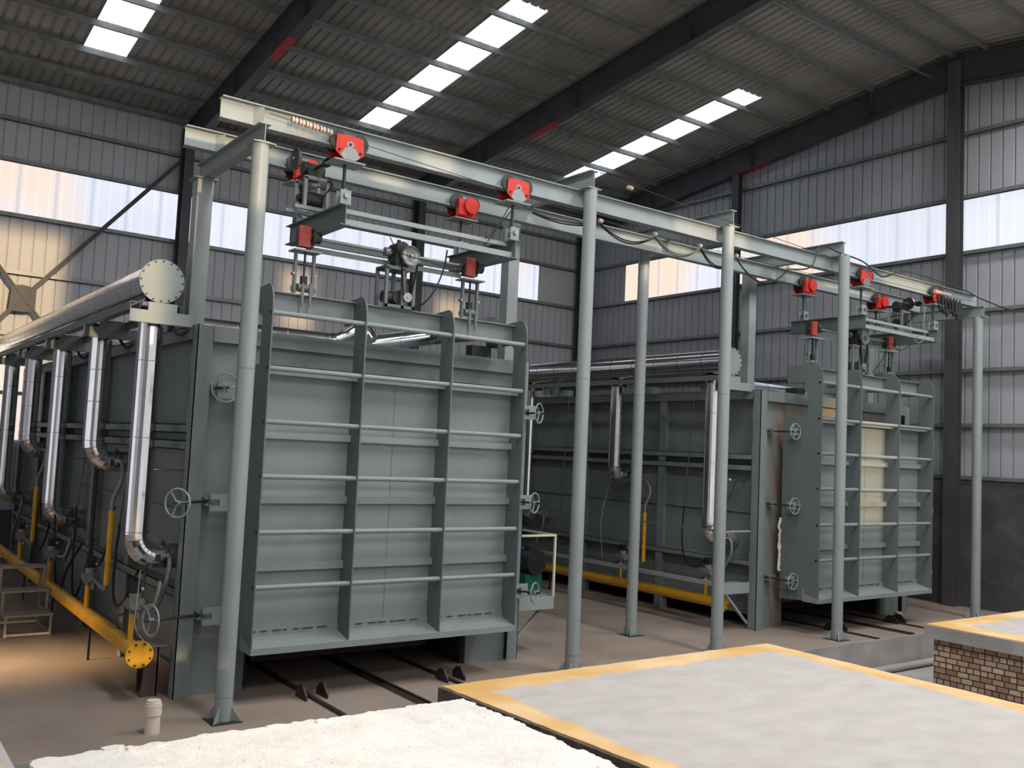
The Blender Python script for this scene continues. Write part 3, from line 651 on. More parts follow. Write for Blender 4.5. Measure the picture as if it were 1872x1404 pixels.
def down_duct(x, xk, y, low, lab, twist=0):
    zb = 1.72 if low else 2.85; r = 0.155; rb = 0.29
    t = Thing('air_duct', lab, 'duct', (x, y, zb), 'silver branch ducts down to the burners')
    pts = [(x, y, 4.72), (x, y, zb + rb)] ; arcp = arc((x + rb, y, zb + rb), rb, PI, 1.5 * PI, 7, (1, 0, 0), (0, 0, 1))
    full = [Vector((x, y, 5.02))] + [Vector((x, y, 4.72))] + arcp + [Vector((x + rb + 0.13, y, zb))]
    # fluted cladding: flat-faced tube
    g = G(); n = 22; P = full; vs = []; ref = Vector((0, 1, 0))
    for i, p in enumerate(P):
        tt = (P[min(i + 1, len(P) - 1)] - P[max(i - 1, 0)]).normalized(); a = (ref - tt * ref.dot(tt)).normalized(); b = tt.cross(a)
        vs += [p + (a * math.cos(2 * PI * j / n) + b * math.sin(2 * PI * j / n)) * (r * (1 + 0.012 * (j % 2))) for j in range(n)]
    g.add(vs, [(i * n + j, i * n + (j + 1) % n, (i + 1) * n + (j + 1) % n, (i + 1) * n + j) for i in range(len(P) - 1) for j in range(n)])
    t.part('cladding', g, 'alu')
    many(t, 'seam_band', [G().cyl((x, y, z), (x, y, z + 0.012), r + 0.006, 22, caps=False) for z in (4.25, zb + rb + 0.62 if not low else 3.25, zb + rb + 0.02)], 'seam')
    for k in range(1, 7):
        p = arcp[k]; d = (arcp[min(k + 1, 7)] - arcp[k - 1]).normalized(); t.part('seam_band', G().ring(p, d, r + 0.001, 0.004, 22, 4), 'seam')
    # burner casting going into the kiln wall
    b = Thing('gas_burner', lab.replace('branch duct', 'burner under the branch duct') if 'branch duct' in lab else lab + ' burner', 'burner', (x + rb + 0.2, y, zb - 0.15), 'gas burners on the kiln sides')
    x1 = xk + 0.195
    g = G(); g.cyl((x + rb + 0.132, y, zb), (x1 - 0.05, y, zb), 0.16, 20); b.part('burner_body', g, 'burner')
    g = G(); g.cyl((x1 - 0.05, y, zb), (x1, y, zb), 0.19, 20); b.part('mounting_flange', g, 'burner')
    g = G(); g.tube(curvy([(x + rb + 0.14, y - 0.1, zb + 0.03), (x + rb + 0.10, y - 0.22, zb - 0.0), (x + rb + 0.09, y - 0.27, zb - 0.14), (x + rb + 0.06, y - 0.26, zb - 0.34), (x + rb + 0.02, y - 0.16, zb - 0.55), (x + rb - 0.02, y - 0.12, zb - 0.72)]), 0.032, 10); b.part('gas_hose', g, 'hose') if low else None
    g = G(); g.box(x + rb - 0.06, x + rb + 0.0, y - 0.16, y - 0.11, zb - 0.05, zb + 0.04); g.cyl((x + rb + 0.05, y - 0.05, zb + 0.1), (x + rb + 0.05, y - 0.05, zb + 0.2), 0.025, 8); b.part('ignition_plug', g, 'dark')
    return zb
ya = [12.6, 15.35, 18.25, 21.2, 24.0]
la = ['nearest silver branch duct of the left kiln, long and low reaching', 'second silver branch duct of left kiln, short with high elbow', 'third silver branch duct of the left kiln, long one', 'fourth silver branch duct of left kiln, short with high elbow', 'farthest silver branch duct at the left picture edge']
for i, y in enumerate(ya): down_duct(3.31, 3.74, y, i % 2 == 0, la[i])
yb = [12.8, 15.65, 18.9, 21.5]
lb = ['silver branch duct of the right kiln beside post, nearest', 'silver branch duct of the right kiln with high elbow between posts', 'long silver branch duct of right kiln just past the left kiln door', 'hidden silver branch duct of right kiln at the back']
for i, y in enumerate(yb[:3]): down_duct(14.45, 14.97, y, i % 2 == 0, lb[i])

def gas_main(x, y0, y1, z, lab):
    t = Thing('gas_main', lab, 'pipe', (x, y0, z - 0.11), 'yellow gas mains')
    g = G(); g.cyl((x, y0 + 0.02, z), (x, y1, z), 0.1, 20); t.part('pipe_run', g, 'yellow')
    g = G(); g.cyl((x, y0 - 0.02, z), (x, y0 + 0.02, z), 0.165, 28); f = t.part('end_flange', g, 'yellow')
    for k in range(8):
        a = 2 * PI * (k + 0.5) / 8; p = Vector((x + 0.135 * math.cos(a), y0 - 0.045, z + 0.135 * math.sin(a))); t.part('flange_bolt', G().cyl(p, p + Vector((0, 0.09, 0)), 0.014, 6), 'rail', parent=f)
    for y in (y0 + 2.6, y0 + 5.4, y0 + 8.2):
        g = G(); g.bar((x - 0.02, y, z - 0.1), (x + 0.42, y + 0.0, z - 0.18), 0.03, 0.04); g.bar((x, y, z - 0.12), (x - 0.0, y, 0.0), 0.03, 0.03); t.part('pipe_stand', g, 'dark')
    return t
gas_main(3.3, 12.0, 24.5, 0.6, 'yellow gas main along the left kiln base ending in bolted flange')
gas_main(14.4, 12.35, 22.0, 0.52, 'yellow gas main low along right kiln under the platform')

def gas_train(x, y, low, lab, z0=0.68):
    t = Thing('gas_valve_train', lab, 'valve', (x, y, z0), 'gas valve trains on the yellow mains')
    g = G(); g.cyl((x, y, z0), (x, y, z0 + 0.34), 0.036, 12); t.part('lower_pipe', g, 'yellow')
    zv = z0 + 0.34
    g = G(); g.cyl((x, y, zv), (x, y, zv + 0.09), 0.045, 10); g.box(x - 0.08, x + 0.10, y - 0.13, y + 0.05, zv + 0.07, zv + 0.2); g.cyl((x + 0.01, y - 0.05, zv + 0.18), (x + 0.01, y - 0.05, zv + 0.27), 0.075, 14)
    g.cyl((x - 0.03, y - 0.17, zv + 0.13), (x - 0.03, y + 0.09, zv + 0.13), 0.06, 12); g.cyl((x + 0.06, y - 0.06, zv - 0.05), (x + 0.06, y - 0.06, zv + 0.08), 0.03, 10)
    g.ball((x + 0.1, y - 0.06, zv + 0.14), 0.05, 10)
    v = t.part('valve_body', g, 'burner')
    g = G(); g.box(x - 0.05, x + 0.06, y - 0.11, y + 0.01, zv + 0.27, zv + 0.4); t.part('solenoid_coil', g, 'black', label='black solenoid coil box')
    g = G(); g.cyl((x + 0.07, y - 0.12, zv + 0.33), (x + 0.07, y - 0.15, zv + 0.33), 0.018, 10); t.part('cable_plug', g, 'ceramic')
    g = G(); g.bar((x - 0.03, y - 0.0, zv + 0.03), (x - 0.16, y + 0.02, zv - 0.02), 0.014, 0.02); t.part('valve_lever', g, 'black')
    if not low:
        yr = y - 0.58
        g = G(); g.cyl((x + 0.12, yr, zv + 0.08), (x + 0.12, yr, zv + 1.15), 0.042, 12); t.part('upper_pipe', g, 'yellow')
        g = G(); g.tube(curvy([(x + 0.05, y - 0.12, zv + 0.12), (x + 0.1, y - 0.35, zv + 0.04), (x + 0.12, yr + 0.06, zv + 0.02), (x + 0.12, yr, zv + 0.1)]), 0.036, 10); t.part('connecting_elbow', g, 'burner')
        g = G(); g.tube(curvy([(x + 0.12, yr, zv + 1.13), (x + 0.13, yr, zv + 1.32), (x + 0.18, yr - 0.06, zv + 1.5), (x + 0.22, yr - 0.04, zv + 1.68), (x + 0.25, yr + 0.16, zv + 1.84), (x + 0.28, yr + 0.5, zv + 1.86)]), 0.034, 10)
        t.part('connecting_hose', g, 'hose')
    else:
        g = G(); g.tube(curvy([(x + 0.06, y - 0.1, zv + 0.12), (x + 0.18, y - 0.22, zv + 0.1), (x + 0.24, y - 0.24, zv + 0.3), (x + 0.26, y - 0.2, zv + 0.42)]), 0.028, 10); t.part('connecting_hose', g, 'hose')
    return t
for i, (y, lw, lab) in enumerate(((12.45, True, 'gas valve train nearest the end flange of left yellow main'), (14.95, False, 'second gas valve train with tall yellow riser, left kiln'), (17.9, True, 'third gas valve train behind the small steps, left kiln'), (21.0, False, 'fourth gas valve train with yellow riser near left picture edge'))):
    gas_train(3.3, y, lw, lab)
gas_train(14.46, 15.35, False, 'gas valve train with yellow riser on the right kiln', 0.6)
gas_train(14.45, 12.85, True, 'gas valve train by the platform end of right kiln', 0.6)

# wires, conduits and hoses hanging on the kiln sides
def cable(pts, r, m, lab, name='hanging_cable', cat='cable', group='cables on the kiln sides', n=8):
    g = G(); g.tube(curvy(pts), r, n); return solo(name, g, m, lab, cat, group)
k = 3.56
for y, lab in ((14.15, 'first'), (17.1, 'second'), (20.3, 'third'), (22.9, 'fourth')):
    g = G(); g.cyl((3.727, y, 4.72), (k, y + 0.3, 1.95), 0.014, 8); solo('conduit', g, 'conduit', f'olive conduit down left kiln side, {lab} from the corner', 'conduit', 'conduits on the kiln sides')
cable([(k, 14.45, 1.98), (k, 14.45, 1.85), (k - 0.02, 14.45, 1.6), (k - 0.05, 14.35, 1.05), (k - 0.05, 14.1, 0.85), (k - 0.08, 13.6, 1.0), (k - 0.1, 13.1, 1.35), (k - 0.1, 12.9, 1.5)], 0.018, 'black', 'black cable loop between first conduit and the nearest burner')
cable([(k, 17.4, 2.0), (k - 0.04, 17.2, 1.4), (k - 0.08, 16.9, 0.75), (k - 0.08, 16.6, 0.6), (k - 0.06, 16.3, 0.9), (k, 16.0, 1.6)], 0.02, 'black', 'long black cable loop right of the third duct')
cable([(k - 0.2, 18.1, 1.8), (k - 0.2, 17.9, 1.2), (k - 0.2, 17.6, 0.7), (k - 0.2, 17.2, 0.6), (k - 0.2, 16.8, 1.0), (k - 0.12, 16.2, 1.5)], 0.02, 'black', 'second black cable loop beside third burner')
cable([(k, 16.1, 3.0), (k - 0.02, 16.0, 2.2), (k - 0.06, 15.8, 1.5), (k - 0.06, 15.5, 1.25), (k - 0.06, 15.1, 1.35), (k - 0.02, 14.9, 1.8), (k, 14.8, 2.2)], 0.018, 'black', 'black cable loop left of the tall yellow riser')
cable([(k, 20.6, 2.2), (k - 0.05, 20.4, 1.7), (k - 0.05, 20.0, 1.5), (k, 19.6, 1.6)], 0.018, 'black', 'black cable loop behind fourth duct')
cable([(k, 21.0, 1.8), (k - 0.05, 20.6, 1.2), (k - 0.05, 20.2, 0.95), (k - 0.02, 19.7, 1.3), (k, 19.4, 1.9)], 0.018, 'black', 'lower black cable loop by fourth yellow riser')
cable([(3.5, 12.7, 1.55), (3.45, 12.6, 1.3), (3.38, 12.5, 1.15), (3.36, 12.4, 1.02)], 0.02, 'brown', 'bundle of brown wires under the nearest burner')
cable([(3.3, 12.2, 1.6), (3.28, 12.2, 1.2), (3.27, 12.15, 0.9), (3.4, 12.05, 0.7)], 0.007, 'gantry', 'thin grey wire hanging by the nearest valve')
for y, z0, lab in ((13.0, 2.83, 'nearest ribbed thermocouple'), (18.7, 2.8, 'thermocouple behind the third duct'), (16.1, 2.9, 'thermocouple by the second elbow')):
    g = G(); g.cyl((3.5, y, z0), (3.95, y - 0.1, z0), 0.014, 8); g.ball((3.48, y, z0), 0.045, 10); solo('thermocouple', g, 'steel', f'silver headed {lab} sticking out of left kiln side', 'probe', 'thermocouples')
for y, lab in ((14.0, 'near the branch duct by the third post'), (17.9, 'left behind the second post')):
    pass
k = 14.72
for y, y2, z1, lab in ((13.55, 13.75, 2.3, 'right of the two posts in the middle bay'), (15.2, 15.35, 2.4, 'beside the high elbow'), (17.7, 17.85, 1.9, 'near the second front post')):
    g = G(); g.cyl((k, y, 4.72), (k, y2, z1), 0.014, 8); solo('conduit', g, 'conduit', f'olive conduit on right kiln side {lab}', 'conduit', 'conduits on the kiln sides')
cable([(k, 13.75, 2.3), (k - 0.03, 13.75, 1.6), (k - 0.06, 13.6, 1.2), (k - 0.1, 13.3, 1.1), (k - 0.1, 13.0, 1.3)], 0.016, 'black', 'black cable curving to right kiln nearest burner')
cable([(k, 15.35, 2.4), (k - 0.03, 15.3, 1.9), (k - 0.1, 15.2, 1.4), (k - 0.1, 15.2, 1.1)], 0.018, 'black', 'black cable down to the right kiln yellow riser valve')
cable([(k, 16.0, 2.9), (k - 0.3, 16.0, 1.9), (k - 0.32, 15.9, 1.0)], 0.006, 'gantry', 'thin pale wire dangling on right kiln side')
cable([(15.0, 12.6, 2.9), (14.9, 12.8, 2.4), (14.8, 13.2, 2.0)], 0.006, 'black', 'thin black wire from the right kiln thermocouple')
g = G(); g.cyl((14.75, 12.55, 2.92), (15.15, 12.5, 2.92), 0.02, 8); g.ball((14.74, 12.55, 2.92), 0.05, 10); solo('thermocouple', g, 'steel', 'silver headed thermocouple on the right kiln near its corner', 'probe', 'thermocouples')
g = G(); g.cyl((14.85, 16.2, 2.78), (15.15, 16.2, 2.78), 0.02, 8); g.ball((14.84, 16.2, 2.78), 0.05, 10); solo('thermocouple', g, 'steel', 'thermocouple left of the right kiln high elbow', 'probe', 'thermocouples')
for y in (12.35, 15.0, 18.0):
    cable([(3.52, y + 0.2, 4.78), (3.5, y - 0.0, 4.72), (3.56, y - 0.15, 4.6), (3.64, y - 0.25, 4.66)], 0.022, 'black', f'short black hose under the duct bracket at the {"nearest" if y < 13 else "second" if y < 16 else "third"} arm')

# silver pipes lying over the kilns
t = Thing('roof_pipe', 'silver clad pipe crossing on top of the left kiln with an upturned elbow', 'pipe', (6.0, 13.6, 4.78))
g = G(); g.tube([(4.1, 13.7, 4.93), (6.35, 13.7, 4.93), (6.5, 13.68, 4.95), (6.65, 13.62, 5.03), (6.8, 13.6, 5.16), (6.95, 13.58, 5.12), (7.0, 13.5, 4.98)], 0.12, 18); t.part('cladding', g, 'alu')
many(t, 'seam_band', [G().cyl((x, 13.7, 4.93), (x + 0.015, 13.7, 4.93), 0.125, 18, caps=False) for x in (4.8, 5.6, 6.3)], 'seam')
t = Thing('roof_pipe', 'silver clad pipe widening to a dark end behind the left kiln door', 'pipe', (7.6, 14, 4.78))
g = G(); g.tube([(7.0, 14.2, 4.93), (8.55, 14.2, 5.28)], 0.15, 20); t.part('cladding', g, 'alu')
g = G(); g.tube([(8.56, 14.2, 5.285), (9.5, 14.2, 5.5), (9.9, 14.2, 5.6)], 0.17, 18, rs=[0.155, 0.2, 0.2]); t.part('dark_section', g, 'fin')  # wider end piece in a darker colour than the cladding
many(t, 'seam_band', [G().ring(Vector((7.0, 14.2, 4.93)).lerp(Vector((8.55, 14.2, 5.28)), q), (1.55, 0, 0.35), 0.15, 0.005, 18, 4) for q in (0.55, 0.98)], 'seam')
t = Thing('roof_pipe', 'silver clad pipe lying on the right kiln top behind the door', 'pipe', (17.5, 13.9, 4.78))
g = G(); g.tube([(15.1, 13.6, 4.93), (19.6, 13.6, 4.93)], 0.18, 18); t.part('cladding', g, 'alu')
many(t, 'seam_band', [G().cyl((x, 13.6, 4.93), (x + 0.015, 13.6, 4.93), 0.185, 18, caps=False) for x in (16.2, 17.0, 18.4)], 'seam')
g = G(); g.box(8.85, 9.25, 13.3, 13.5, 4.75, 5.1); g.box(9.2, 9.45, 13.2, 13.4, 5.1, 5.22); solo('junction_box', g, 'dark', 'dark box on top of left kiln by its right edge', 'box')
for i, (x, lab) in enumerate(((8.3, 'left'), (8.5, 'right'))):
    g = G(); g.prism([(x - 0.04, 4.75), (x + 0.04, 4.75), (x, 4.85)], 'y', 12.3, 12.32); solo('lifting_lug', g, 'dark', f'small dark pointed lug on left kiln top, {lab} of the pair', 'lug', 'lugs on kiln top')
g = G(); g.box(17.3, 17.6, 12.9, 13.2, 4.76, 5.0); solo('junction_box', g, 'dark', 'dark box on right kiln top seen through the door ribs', 'box')
g = G(); g.box(19.42, 19.62, 12.0, 12.06, 4.27, 4.36); solo('fibre_scrap', g, 'fibre', 'white scrap on the far end of right kiln door ledge', 'scrap')

# ------------------------------------------------------------------ gantry
ZB0, ZB1 = 7.15, 7.43
for y, lab in ((11.05, 'front long I-beam runway carrying red trolleys across both kilns'), (12.45, 'rear long I-beam runway behind, parallel to the front one')):
    t = Thing('runway_beam', lab, 'beam', (12.4, y, ZB0), 'runway beams of the gantry')
    g = G(); g.ibeam('x', 3.52, 21.45, y, ZB0, ZB1, 0.15); t.part('beam_section', g, 'gantry')
    for x in (3.98, 21.3):
        g = G()
        for sgn in (-1, 1): g.add([(x - 0.05, y + sgn * 0.006, ZB0 + 0.02), (x + 0.06, y + sgn * 0.006, ZB0 + 0.02), (x + 0.06, y + sgn * 0.075, ZB0 + 0.02), (x - 0.05, y + sgn * 0.006, ZB1 - 0.02), (x + 0.06, y + sgn * 0.006, ZB1 - 0.02), (x + 0.06, y + sgn * 0.075, ZB1 - 0.02)],
                                  [(0, 1, 2), (3, 5, 4), (0, 3, 4, 1), (1, 4, 5, 2), (0, 2, 5, 3)])
        t.part('web_stiffener', g, 'gantry')
def cross(x, z0, z1, lab, y0=10.78, y1=13.2):
    g = G(); g.ibeam('y', y0, y1, x, z0, z1, 0.15); g.box(x - 0.14, x + 0.14, 10.76, 11.04, z0 - 0.014, z0)
    solo('gantry_crossbeam', g, 'gantry', lab, 'beam', 'crossbeams of the gantry')
cross(4.0, 6.91, 7.15, 'crossbeam on top of the leftmost gantry post, under the runway beams')
cross(9.3, 7.44, 7.72, 'crossbeam over the runway beams at second front post')
cross(12.57, 7.44, 7.72, 'crossbeam over the runway beams at the middle post')
cross(15.85, 7.44, 7.72, 'crossbeam over the runway beams at fourth front post')
cross(21.35, 6.91, 7.15, 'crossbeam at the far right gantry post under the runway')
def round_post(x, y, top, lab, base=0.0, feet=True, xt=None):
    t = Thing('gantry_post', lab, 'post', (x, y, base), 'round gantry posts')
    xt = x if xt is None else xt
    g = G(); g.cyl((x, y, base), (xt, y, top), 0.105, 28); t.part('post_tube', g, 'post')
    g = G(); g.cyl((x, y, base + 0.28), (x, y, base + 0.285), 0.107, 28, caps=False); g.cyl((x + (xt - x) * .6, y, base + (top - base) * 0.6), (x + (xt - x) * .6, y, base + (top - base) * .6 + 0.006), 0.107, 28, caps=False); t.part('weld_seam', g, 'fin')
    if feet:
        g = G(); g.box(x - 0.18, x + 0.18, y - 0.18, y + 0.18, base, base + 0.012); t.part('foot_plate', g, 'dark')
        for k in range(4):
            a = PI / 4 + k * PI / 2; d = Vector((math.cos(a), math.sin(a), 0)); s_ = Vector((-d.y, d.x, 0)) * 0.005; c0 = Vector((x, y, base + 0.012))
            tri = [c0 + d * 0.1, c0 + d * 0.235, c0 + d * 0.1 + Vector((0, 0, 0.17))]
            g = G(); g.add([p - s_ for p in tri] + [p + s_ for p in tri], [(0, 1, 2), (5, 4, 3), (0, 3, 4, 1), (1, 4, 5, 2), (2, 5, 3, 0)]); t.part('gusset', g, 'post')
    return t
round_post(3.99, 10.88, 6.90, 'leftmost round grey gantry post, nearest, in front of left kiln')
round_post(9.3, 10.86, 7.42, 'round gantry post just right of the left kiln door')
round_post(12.53, 10.86, 7.42, 'middle front round gantry post, foot hidden by the kiln car')
round_post(15.82, 10.75, 7.42, 'round gantry post in front of the right kiln door')
round_post(21.3, 10.9, 6.90, 'farthest right round gantry post by the gable wall')
round_post(12.3, 12.72, 7.42, 'rear round gantry post standing between the two kilns')
def sq_post(x, y, z0, z1, lab):
    t = Thing('box_post', lab, 'post', (x, y, z0), 'square posts on the kilns')
    g = G(); g.box(x - 0.11, x + 0.11, y - 0.11, y + 0.11, z0, z1 - 0.012); t.part('box_section', g, 'gantry')
    g = G(); g.box(x - 0.16, x + 0.16, y - 0.16, y + 0.16, z1 - 0.012, z1); t.part('cap_plate', g, 'gantry')
    g = G(); g.box(x - 0.16, x + 0.16, y - 0.16, y + 0.16, z0, z0 + 0.012); t.part('base_plate', g, 'fin')
    return t
sq_post(3.98, 13.0, 4.75, 6.90, 'square grey post on the left kiln corner under the first crossbeam')
sq_post(9.3, 12.92, 0.0, 7.42, 'square grey post at the right edge of left kiln')
sq_post(15.66, 12.95, 4.75, 7.42, 'square grey post standing on the right kiln top')
sq_post(20.15, 13.0, 4.75, 6.9, 'square post at the far end of right kiln roof')

def trolley(x, y, kind, lab):
    """plain trolley hanging on the lower flange: two cheek plates, wheels, yoke plate and rod"""
    t = Thing('hoist_trolley', lab, 'trolley', (x, y, 6.4), 'red runway trolleys')
    zf = ZB0
    for s in (-1, 1):
        yy = y + s * 0.118; g = G()
        if kind == 'plate' or s == 1:
            g.prism([(x - 0.2, 7.08), (x - 0.19, zf + 0.15), (x - 0.06, zf + 0.16), (x + 0.06, zf + 0.16), (x + 0.19, zf + 0.15), (x + 0.2, 7.08), (x + 0.1, 7.0), (x - 0.1, 7.0)], 'y', yy - 0.008, yy + 0.008)
        else:
            g.box(x - 0.16, x - 0.02, yy - 0.05, yy + 0.02, 7.02, zf + 0.12); g.cyl((x + 0.06, yy - 0.09, zf + 0.03), (x + 0.06, yy + 0.01, zf + 0.03), 0.13, 20)
            g.box(x - 0.18, x + 0.18, yy - 0.03, yy + 0.01, 7.0, 7.12)
        ck = t.part('cheek_plate', g, 'red')
        for dx in (-0.155, 0.155):
            g = G(); g.cyl((x + dx, y + s * 0.02, zf + 0.085), (x + dx, y + s * 0.075, zf + 0.085), 0.07, 18); g.cyl((x + dx, y + s * 0.075, zf + 0.085), (x + dx, y + s * 0.1, zf + 0.085), 0.125, 20)
            t.part('wheel', g, 'dark')
        if kind == 'plate' and s == -1:
            g = G(); g.cyl((x, yy - 0.014, zf + 0.04), (x, yy - 0.008, zf + 0.04), 0.05, 16); t.part('hub_disc', g, 'pulley', parent=ck)
            g = G(); g.cyl((x, yy - 0.018, zf + 0.04), (x, yy - 0.014, zf + 0.04), 0.022, 12); g.cyl((x, yy - 0.012, 7.05), (x, yy - 0.008, 7.05), 0.03, 12)
            for ddx in (-0.15, 0.15): g.cyl((x + ddx, yy - 0.03, 7.1), (x + ddx, yy - 0.008, 7.1), 0.016, 8)
            t.part('bolt_hole', g, 'black', parent=ck)
            g = G(); g.prism([(x - 0.13, 7.04), (x - 0.06, zf + 0.0), (x + 0.08, zf + 0.0), (x + 0.15, 7.04), (x + 0.08, 6.99), (x - 0.08, 6.99)], 'y', yy - 0.0125, yy - 0.009); t.part('worn_patch', g, 'steel', parent=ck)
    g = G(); g.cyl((x, y - 0.11, 7.05), (x, y + 0.11, 7.05), 0.03, 12); g.box(x - 0.07, x + 0.07, y - 0.09, y + 0.09, 6.97, 7.1); t.part('axle_block', g, 'redrust')
    g = G(); g.box(x - 0.22, x + 0.22, y - 0.16, y + 0.16, 6.955, 6.975); t.part('yoke_plate', g, 'gantry')
    g = G(); g.cyl((x, y, 6.55), (x, y, 6.955), 0.022, 10); t.part('hanger_rod', g, 'dark')
    g = G(); g.box(x - 0.02, x + 0.02, y - 0.06, y + 0.02, 6.44, 6.62); g.box(x - 0.075, x + 0.075, y - 0.085, y - 0.065, 6.41, 6.6); g.box(x - 0.075, x + 0.075, y + 0.045, y + 0.065, 6.41, 6.6); t.part('clevis', g, 'gantry')
    g = G(); g.cyl((x, y - 0.12, 6.52), (x, y + 0.1, 6.52), 0.038, 6); t.part('pin_nut', g, 'steel')
    return t
FX = 11.66
for dx, w in ((0, 'left'), (FX, 'right')):
    trolley(5.2 + dx, 11.05, 'plate', f'red plate trolley on front runway, left one over the {w} kiln')
    trolley(7.95 + dx, 11.05, 'plate', f'red plate trolley on front runway, right one over the {w} kiln')
    trolley(5.2 + dx, 12.45, 'disc', f'red trolley with round cover on rear runway, left one over {w} kiln')
    trolley(7.95 + dx, 12.45, 'disc', f'red trolley with round cover on rear runway, right one over {w} kiln')

def lift_frame(dx, lab):
    t = Thing('hoist_spreader', lab, 'spreader', (6.57 + dx, 11.8, 6.13), 'suspended lifting frames')
    for x in (5.2, 7.95):
        g = G(); g.ibeam('y', 10.93, 12.75, x + dx, 6.13, 6.41, 0.14); t.part('end_beam', g, 'fin')
    g = G(); g.channel('x', 5.21 + dx, 7.94 + dx, 11.0, 6.15, 6.23, 0.05, 0.008); t.part('lower_channel', g, 'gantry')
    g = G(); g.channel('x', 5.21 + dx, 7.94 + dx, 11.12, 6.335, 6.395, 0.05, 0.008); t.part('upper_channel', g, 'gantry')
    g = G(); g.channel('x', 5.21 + dx, 7.94 + dx, 12.5, 6.15, 6.27, 0.05, 0.008); t.part('rear_channel', g, 'fin')
    return t
lift_frame(0, 'grey rectangular lifting frame hanging over the left kiln door')
lift_frame(FX, 'grey rectangular lifting frame hanging over the right kiln door, sunlit edge')

# travel drive: gearbox, motor and belt wheel on a small stand
def travel_drive(x, lab, mirror=1):
    t = Thing('travel_drive', lab, 'motor', (x, 11.9, 6.41), 'trolley travel drives')
    g = G()
    for a in (-0.16, 0.16):
        for b in (-0.16, 0.16): g.bar((x + a, 11.8 + b, 6.45), (x + a, 11.8 + b, 6.86), 0.045, 0.045)
    for b in (-0.16, 0.16):
        g.bar((x - 0.18, 11.8 + b, 6.86), (x + 0.18, 11.8 + b, 6.86), 0.045, 0.045); g.bar((x - 0.3, 11.8 + b, 6.44), (x + 0.3, 11.8 + b, 6.44), 0.06, 0.05)
    t.part('stand', g, 'gantry')
    g = G(); g.box(x - 0.11, x + 0.11, 11.7, 11.9, 6.88, 7.08); g.cyl((x - 0.15, 11.8, 7.02), (x + 0.15, 11.8, 7.02), 0.09, 14); t.part('gearbox', g, 'dark')
    g = G(); g.cyl((x, 11.25, 7.02), (x, 12.25, 7.02), 0.025, 10); g.cyl((x, 11.3, 7.02), (x, 11.38, 7.02), 0.06, 12); t.part('drive_shaft', g, 'dark')
    g = G(); g.cyl((x - 0.30 * mirror, 11.74, 7.1), (x - 0.25 * mirror, 11.74, 7.1), 0.14, 22); w = t.part('belt_wheel', g, 'dark')
    g = G(); g.ring((x - 0.275 * mirror, 11.74, 7.1), (1, 0, 0), 0.135, 0.014, 24, 6); g.cyl((x - 0.32 * mirror, 11.74, 7.1), (x - 0.1 * mirror, 11.74, 7.1), 0.02, 8); t.part('wheel_rim', g, 'steel', parent=w)
    g = G(); g.cyl((x - 0.12, 11.8, 6.6), (x + 0.14, 11.8, 6.6), 0.11, 18); g.cyl((x - 0.2, 11.8, 6.6), (x - 0.12, 11.8, 6.6), 0.05, 12); t.part('motor_body', g, 'dark')
    g = G(); g.tube(curvy([(x + 0.1, 11.65, 6.62), (x + 0.2, 11.6, 6.8), (x + 0.14, 11.58, 6.9)]), 0.014, 8); t.part('motor_cable', g, 'black')
    return t
travel_drive(5.08, 'dark geared travel motor on a grey stand above the lifting frame, left kiln')
travel_drive(FX + 7.85, 'dark geared travel motor between right trolleys over the right kiln', -1)

